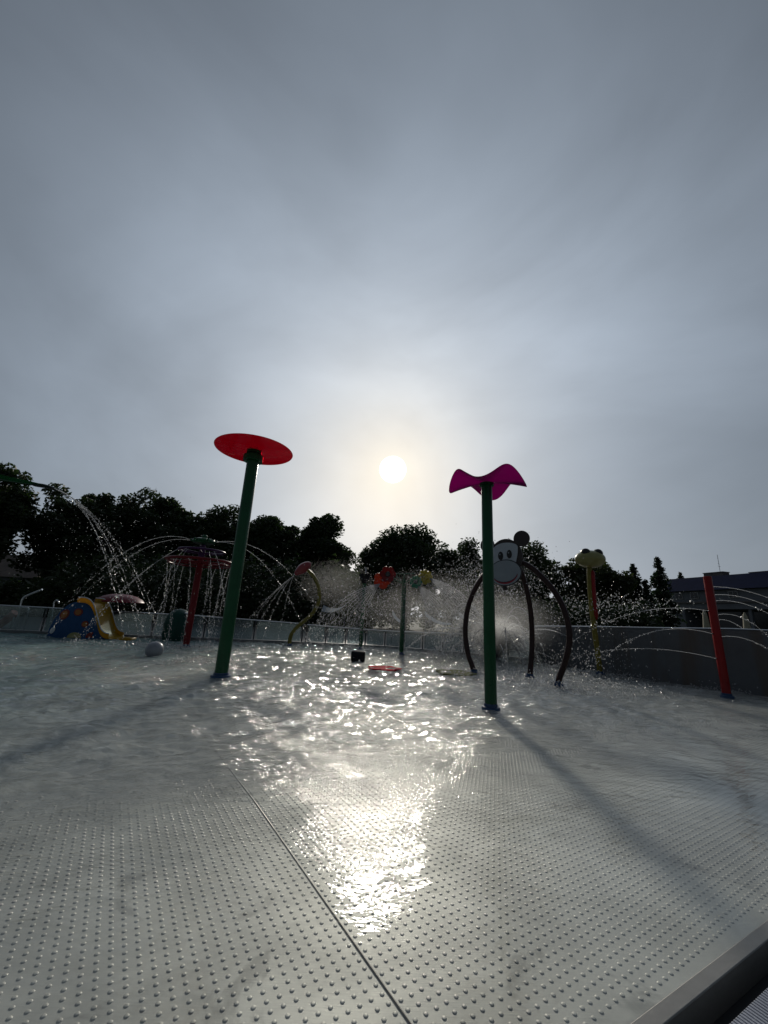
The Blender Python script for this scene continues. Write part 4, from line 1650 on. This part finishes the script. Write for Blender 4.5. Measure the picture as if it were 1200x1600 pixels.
def broadleaf(label, base, H, W, seed, m='leaf', low=.12, nclump=95, per=215, leaf=.17, lean=0.0, group='broadleaf trees behind the pool', shape=1.0):
    rng = np.random.default_rng(seed)
    base = Vector(base)
    t = thing('broadleaf_tree', base, label, 'tree', group)
    mb = MB()
    th = H * .5
    mb.tube([base + Vector((0, 0, -.1)), base + Vector((.05 * H * .3, 0, th * .4)), base + Vector((lean * .3, 0, th)), base + Vector((lean * .6, 0, H * .8))], [H * .028, H * .021, H * .016, H * .004], 10)
    for k in range(9):
        a = rng.uniform(0, 6.28)
        z0 = rng.uniform(.22, .62) * H
        L = W * rng.uniform(.28, .42)
        p0 = base + Vector((0, 0, z0))
        p2 = p0 + Vector((math.cos(a) * L, math.sin(a) * L * .7, L * .55))
        mb.tube([p0, p0.lerp(p2, .5) + Vector((0, 0, -.1 * L)), p2], [H * .009, H * .006, H * .002], 6)
    mb.build('trunk', M['bark'], t)
    # clump centres: in the outer part of an uneven ellipsoid
    lobes = rng.uniform(.72, 1.15, 8)
    cs = []
    while len(cs) < nclump:
        u, v = rng.uniform(0, 2 * math.pi), rng.uniform(-1, 1)
        rr_ = rng.uniform(.12, 1) ** .5
        lob = lobes[int(u / 6.2832 * 8) % 8] * (1 + .12 * math.sin(5 * v + seed))
        s_ = math.sqrt(1 - v * v)
        zt = (v * .5 + .5)
        prof_w = (1 - max(0, zt - .55) * (.5 * shape))
        x = W / 2 * rr_ * s_ * math.cos(u) * lob * prof_w
        y = W / 2.6 * rr_ * s_ * math.sin(u) * lob
        z = H * (low + (1 - low) * (.5 + .5 * v * rr_)) * (1 if v < .3 else (.96 + .06 * math.sin(3 * u + seed)))
        if z > H * .97:
            z = H * .97 - rng.uniform(0, .4)
        cs.append((x + lean * z / H, y, z, rng.uniform(.45, 1.0)))
    cs = np.array(cs)
    P = []
    for x, y, z, s_ in cs:
        r_ = s_ * W * .165
        n = int(per * 1.5 * (.5 + s_))
        q = rng.normal(0, 1, (n, 3))
        q /= np.linalg.norm(q, axis=1)[:, None]
        q *= (rng.random(n) ** .45 * r_)[:, None]
        q[:, 2] *= .85
        q[:, :] += [x, y, z]
        P.append(q)
    P = np.concatenate(P)
    P = P[P[:, 2] > .1]
    P += np.array(base)
    V, F = leaf_quads(P, leaf, rng)
    np_mesh('crown', V, F, M[m], parent=t)
    return t


def conifer(label, base, H, W, seed, group='conifers left of the long building'):
    rng = np.random.default_rng(seed)
    base = Vector(base)
    t = thing('conifer_tree', base, label, 'tree', group)
    mb = MB()
    mb.tube([base + Vector((0, 0, -.1)), base + Vector((0, 0, H * .98))], [H * .022, .02], 8)
    mb.build('trunk', M['bark'], t)
    P = []
    nl = int(H * 5)
    for i in range(nl):
        f = i / nl
        z = H * (.04 + .96 * f)
        Rr = W / 2 * (1 - f) ** .8 * rng.uniform(.7, 1.15) + .05
        for k in range(9):
            a = rng.uniform(0, 6.28)
            L = Rr * rng.uniform(.6, 1.15)
            n = max(6, int(L * 42))
            u = rng.random(n)
            x = math.cos(a) * L * u + rng.normal(0, .05, n)
            y = math.sin(a) * L * u + rng.normal(0, .05, n)
            zz = z - .28 * L * u ** 1.3 + rng.normal(0, .06, n)
            P.append(np.stack([x, y, zz], 1))
    P = np.concatenate(P) + np.array(base)
    V, F = leaf_quads(P, .13, rng, .8)
    np_mesh('crown', V, F, M['needle'], parent=t)
    return t


def tree_px(px_, top_y, wpx, D, **kw):
    """tree standing at depth D whose crown is centred on px_ and tops out at top_y"""
    p = at_y(px_, top_y, D)
    p0 = at_y(px_ - wpx / 2, 870, D)
    p1 = at_y(px_ + wpx / 2, 870, D)
    wide = 1.32
    return dict(base=(p.x, D, -.16), H=p.z + .16, W=abs(p1.x - p0.x) * wide, **kw)


TR = [
    (2, 712, 105, 24, dict(seed=1, low=.18, nclump=110, per=150, leaf=.17, label='tall ragged tree at the left picture edge, behind the leaf spout')),
    (134, 762, 112, 28, dict(seed=2, low=.18, nclump=105, per=160, leaf=.18, label='spreading ragged tree behind the blue slide')),
    (195, 778, 90, 31, dict(seed=3, shape=.3, nclump=120, label='dense dark tree behind the left arcs of the tiered fountain')),
    (262, 766, 100, 31, dict(seed=4, shape=.3, nclump=120, label='tall double-topped tree above the tiered fountain')),
    (340, 788, 105, 32, dict(seed=5, shape=.3, nclump=120, m='leaf', label='broad dark tree behind the upper part of the tall green pole')),
    (425, 808, 105, 32, dict(seed=6, shape=.3, nclump=120, label='rounded tree just right of the tall green pole')),
    (503, 803, 98, 31, dict(seed=7, shape=1.7, label='steep peaked tree left of the gap under the sun')),
    (636, 820, 120, 33, dict(seed=8, shape=1.3, low=.2, label='large domed tree right of the gap under the sun')),
    (722, 846, 90, 34, dict(seed=9, low=.2, label='lower tree just left of the magenta canopy pole')),
    (805, 848, 115, 33, dict(seed=10, low=.15, label='rounded tree behind the monkey head')),
    (926, 880, 92, 30, dict(seed=11, m='leaf_b', label='olive green round tree behind the frog pole')),
]
for px_, ty, w_, D, kw in TR:
    broadleaf(**tree_px(px_, ty, w_, D, **kw))
broadleaf(**tree_px(561, 876, 26, 42, seed=21, low=.0, nclump=34, label='small distant tree in the gap under the sun'))
for px_, ty, w_, D, kw in ((988, 880, 46, 30, dict(seed=12, label='narrow conifer right of the round olive tree')),
                           (1026, 869, 50, 31, dict(seed=13, label='tallest conifer, beside the end of the blue roof')),
                           (1008, 905, 40, 29, dict(seed=14, label='short conifer standing between the two taller ones')),
                           (1062, 893, 34, 46, dict(seed=15, label='conifer top showing above the blue roof'))):
    conifer(**tree_px(px_, ty, w_, D, **kw))

# undergrowth: dense shrubs filling the foot of the tree belt
rng = np.random.default_rng(99)
Pn = []
for k in range(380):
    px_ = rng.uniform(-160, 1010)
    D = rng.uniform(22.0, 27.5)
    g_ = at_y(px_, 950, D)
    hgt = rng.uniform(2.4, 4.8) * (.55 if px_ < 85 else 1) if px_ < 555 else rng.uniform(1.6, 3.0)
    if 575 < px_ < 760:
        D += 13
        hgt = 3.8
        g_ = at_y(px_, 950, D)
    n = 260
    q = rng.normal(0, 1, (n, 3))
    q /= np.linalg.norm(q, axis=1)[:, None]
    q *= (rng.random(n) ** .4)[:, None]
    q *= [.95, .8, hgt * .5]
    q += [g_.x * (D / max(D, 1)), D, hgt * .5 - .2]
    Pn.append(q)
Pn = np.concatenate(Pn)
V, F = leaf_quads(Pn, .17, rng)
tag(np_mesh('undergrowth', V, F, M['leaf']), 'dense dark shrubs filling the foot of the tree belt', 'undergrowth', kind='stuff')

# ------------------------------------------------------------------ water in the air
G1 = 'arcs thrown by the red pole'
c = RP.location
for k, (z, az, reach, slope, rise, lab) in enumerate([
        (1.78, 8, 3.6, .05, 0, 'thin water arc from the red pole, topmost on its right side'),
        (1.64, 20, 4.2, .10, 0, 'thin nearly flat arc, second from the top on the right of the red pole'),
        (1.54, -8, 2.0, .12, 0, 'thin falling arc, third from the top on the right of the red pole'),
        (1.30, -20, 1.15, .30, 0, 'short steep arc from the middle of the red pole, right side'),
        (1.22, 35, 3.6, .05, 0, 'long flat thin arc crossing the wall top right of the red pole'),
        (.94, -18, 1.25, .20, 0, 'lowest arc on the right of the red pole')]):
    jet((c.x + .08, c.y, z), az, reach, slope, lab, nd=110, spread=.03, solid=.5, group=G1)
jet((c.x - .08, c.y, 1.36), 150, 2.9, .16, 'upper left arc of the red pole, passing above the wall top', nd=130, group=G1)
jet((c.x - .08, c.y, .98), 170, 2.25, .26, 'middle left arc of the red pole, curving down in front of the wall', nd=150, group=G1)
jet((c.x - .08, c.y, .58), 150, 2.9, .22, 'lowest left arc of the red pole, low across the wall', nd=130, group=G1)

G2 = 'arcs thrown by the green hub'
hz = 2.68
jet((TF.x - .33, TF.y, hz), 182, 3.3, .30, 'upper of the two arcs flying left from the green hub', nd=150, group=G2, spread=.05, solid=.5)
jet((TF.x - .34, TF.y - .05, hz - .02), 192, 2.8, .10, 'lower of the two arcs flying left from the green hub', nd=150, group=G2, spread=.05, solid=.5)
jet((TF.x + .33, TF.y, hz - .02), -2, 3.6, .18, 'upper of the two arcs flying right from the green hub', nd=170, group=G2, spread=.05, solid=.5)
jet((TF.x + .33, TF.y - .06, hz - .04), -16, 3.2, .08, 'lower of the two arcs flying right from the green hub', nd=170, group=G2, spread=.05, solid=.5)
G3 = 'slanting streams from the purple ring'
for az, rc, lab in ((205, 1.75, 'slanting stream leaving the purple ring at its far left'), (218, 1.65, 'slanting stream on the left of the purple ring, just inside the outermost'), (262, .80, 'slanting stream at the front left of the purple ring'),
                    (255, .95, 'slanting stream at the front of the purple ring, left of the pole'), (-38, 1.3, 'slanting stream leaving the purple ring at its far right'), (-50, 1.15, 'slanting stream on the right of the purple ring, passing behind the green pole')):
    a = R(az)
    jet((TF.x + .57 * math.cos(a), TF.y + .57 * math.sin(a), 2.38), az, rc, -.75, lab, nd=150, spread=.04, solid=.5, group=G3)
G4 = 'straight streams falling from the red ring'
for k in range(11):
    az = 15 + k * 32.7
    a = R(az)
    jet((TF.x + .78 * math.cos(a), TF.y + .78 * math.sin(a), 2.07), az + 140, .22, -1.0, 'thin straight stream falling from the red ring of the tiered fountain', nd=150, spread=.03, solid=.35, group=G4, r=.0042)
G5 = 'streams from the red bud'
for az, rc, lab in ((196, 1.55, 'stream from the red bud reaching farthest left'), (206, 1.40, 'stream from the red bud, second from the left'), (218, 1.15, 'stream from the red bud, third from the left'), (235, .95, 'stream from the red bud, fourth from the left'), (262, .75, 'stream from the red bud falling nearest its stem')):
    jet((BUD.x - .08, BUD.y, BUD.z - .08), az, rc, -.85, lab, nd=120, spread=.04, solid=.5, group=G5)
jet((-5.5, 11.8, .72), -15, 1.05, .25, 'small arc from the teal dome behind the red tiered pole', nd=50, solid=.8)

G6 = 'streams falling from the leaf spout'
for k in range(8):
    jet((LT.x, LT.y + (k - 3.5) * .03, LT.z), 18 - k * 4, 2.35 + .13 * ((k * 5) % 8), -.38 + .02 * (k % 3), 'beaded stream falling in a long curve off the giant leaf tip', nd=100, spread=.07, solid=.10, group=G6, r=.0036)

G7 = 'streams from the flowers'
qo, qg, qy = FZ['flower_orange'], FZ['flower_green'], FZ['flower_yellow']
for k in range(9):
    jet((qo.x - .05, qo.y - .05, qo.z - .12), 176 + k * 7, 2.2 - .15 * k, -.15 - .11 * k, 'stream fanning down to the left from the orange flower', nd=330, spread=.12, solid=.5, group='streams fanning from the orange flower', r=.0075)
    jet((qg.x + .08, qg.y - .05, qg.z - .12), -6 - k * 6, 2.0 - .15 * k, -.35 - .16 * k, 'stream fanning down to the right from the green flower', nd=260, spread=.12, solid=.5, group='streams fanning from the green flower', r=.0075)
    jet((qy.x + .12, qy.y - .05, qy.z - .05), 14 - k * 6, 2.5 - .15 * k, -.08 - .10 * k, 'stream fanning down to the right from the yellow flower', nd=330, spread=.12, solid=.45, group='streams fanning from the yellow flower', r=.0075)

gs = gnd(775, 1031)
t = thing('ground_jet_cluster', gs, 'low round nozzle plate behind the monkey arch feeding a fan of jets', 'fountain')
mb = MB()
mb.lathe([(.16, -.05), (.16, .02), (.12, .045), (.001, .05)], gs, 24)
mb.build('nozzle_plate', M['rail'], t)
for k in range(60):
    az = RNG.uniform(0, 360)
    el = RNG.uniform(.45, 3.4)
    jet((gs.x, gs.y, .05), az, RNG.uniform(1.2, 2.9) if el < 1.6 else RNG.uniform(.8, 1.7), el, 'white jet in the fan bursting up from the ground behind the monkey arch', nd=110, spread=.04, solid=.95, group='fan of jets behind the monkey arch', r=.0125)
mjt = HO + AU * .70 + AN * .05
jet((mjt.x, mjt.y, .05), 90, .12, 28.0, 'straight upright jet rising under the monkey head', nd=160, spread=.03, solid=.8, r=.007)

# loose drops: around flowers, arch, frog and leaf
def blob(n, px_, py_, D, sx, sy, sz):
    g_ = at_y(px_, py_, D)
    return RNG.normal(0, 1, (n, 3)) * [sx, sy, sz] + np.array(g_)


cloud('water_drops', np.concatenate(LOOSE), .0028, .0085, 'fine drops torn loose along all the thrown streams')
P_ = np.concatenate([blob(1900, 640, 950, 11.0, 1.0, .6, .45), blob(1900, 720, 930, 10.8, .8, .6, .5), blob(1200, 560, 950, 11.6, .7, .5, .45), blob(1300, 755, 905, 9.6, .45, .6, .40), blob(900, 830, 950, 9.6, .8, .6, .45), blob(900, 800, 900, 9.9, .6, .5, .35)])
cloud('water_drops', P_, .0035, .0095, 'bright loose drops filling the air round the flower pole and monkey arch')
P_ = np.concatenate([blob(520, 930, 960, 9.3, .55, .5, .32), blob(420, 985, 945, 9.6, .75, .5, .14), blob(260, 920, 1030, 8.6, .5, .4, .15)])
cloud('water_drops', P_, .004, .0095, 'loose drops scattered round the frog pole and the wall')
P_ = np.concatenate([blob(260, 290, 900, 9.9, 1.1, .5, .45), blob(350, 150, 850, 9.2, .9, .5, .55), blob(200, 420, 900, 11, .9, .5, .4)])
cloud('water_drops', P_, .003, .007, 'loose drops scattered round the tiered fountain and leaf streams')

# splashes where water lands
S = []
for (px_, py_, sx, sy, n) in ((640, 1015, 1.6, .6, 3200), (760, 1045, 1.3, .7, 1300), (880, 1070, .8, .5, 1100), (950, 1055, .9, .35, 700), (545, 1015, .9, .5, 600), (330, 1035, .5, .25, 260), (300, 1012, .7, .4, 500), (230, 1010, .6, .4, 300),
                             (412, 1010, .8, .4, 350), (700, 1025, 1.2, .5, 2200), (1150, 1080, .5, .25, 250), (120, 1004, .5, .2, 160)):
    g_ = gnd(px_, py_)
    q = RNG.normal(0, 1, (n, 3)) * [sx, sy, 0] + np.array(g_)
    q[:, 2] = RNG.exponential(.035, n)
    S.append(q)
S = np.concatenate(S)
S = S[in_pool(S[:, 0], S[:, 1])]
cloud('splash', S, .004, .010, 'white splashes hopping on the water where the streams land', .6)

# fine mist lit by the sun around the spraying features
def mist(px_, py_, D, sx, sy, sz, dens, label):
    c_ = at_y(px_, py_, D)
    m = bpy.data.materials.new('fine_mist')
    m.use_nodes = True
    nt = m.node_tree
    nt.nodes.clear()
    o_ = nt.nodes.new('ShaderNodeOutputMaterial')
    v = N(nt.nodes, 'ShaderNodeVolumePrincipled')
    v.inputs['Color'].default_value = (.95, .96, .97, 1)
    v.inputs['Anisotropy'].default_value = .7
    tcn = nt.nodes.new('ShaderNodeTexCoord')
    ln = N(nt.nodes, 'ShaderNodeVectorMath', operation='LENGTH')
    nt.links.new(tcn.outputs['Object'], ln.inputs[0])
    mr = N(nt.nodes, 'ShaderNodeMapRange', interpolation_type='SMOOTHSTEP')
    mr.inputs['From Min'].default_value, mr.inputs['From Max'].default_value = 1.0, .15
    mr.inputs['To Min'].default_value, mr.inputs['To Max'].default_value = 0, dens
    nt.links.new(ln.outputs['Value'], mr.inputs[0])
    nt.links.new(mr.outputs[0], v.inputs['Density'])
    nt.links.new(v.outputs[0], o_.inputs['Volume'])
    mb_ = MB()
    mb_.lathe([(max(.001, math.sin(a)), -math.cos(a)) for a in [math.pi * k / 12 for k in range(13)]], (0, 0, 0), 20)
    ob = mb_.build('mist', m)
    ob.location = c_
    ob.scale = (sx, sy, sz)
    return tag(ob, label, 'mist', kind='stuff')


mist(690, 955, 10.8, 2.9, 1.6, 1.25, .06, 'thin bright mist hanging round the flower pole')
mist(790, 975, 10.2, 1.6, 1.3, 1.0, .16, 'thin bright mist over the fan of ground jets')
mist(776, 1000, 10.7, .95, .8, .75, 2.4, 'dense bright mist at the foot of the fan of ground jets')
mist(522, 912, 12.4, 1.5, 1.0, .95, .05, 'pale mist drifting left of the bucket')
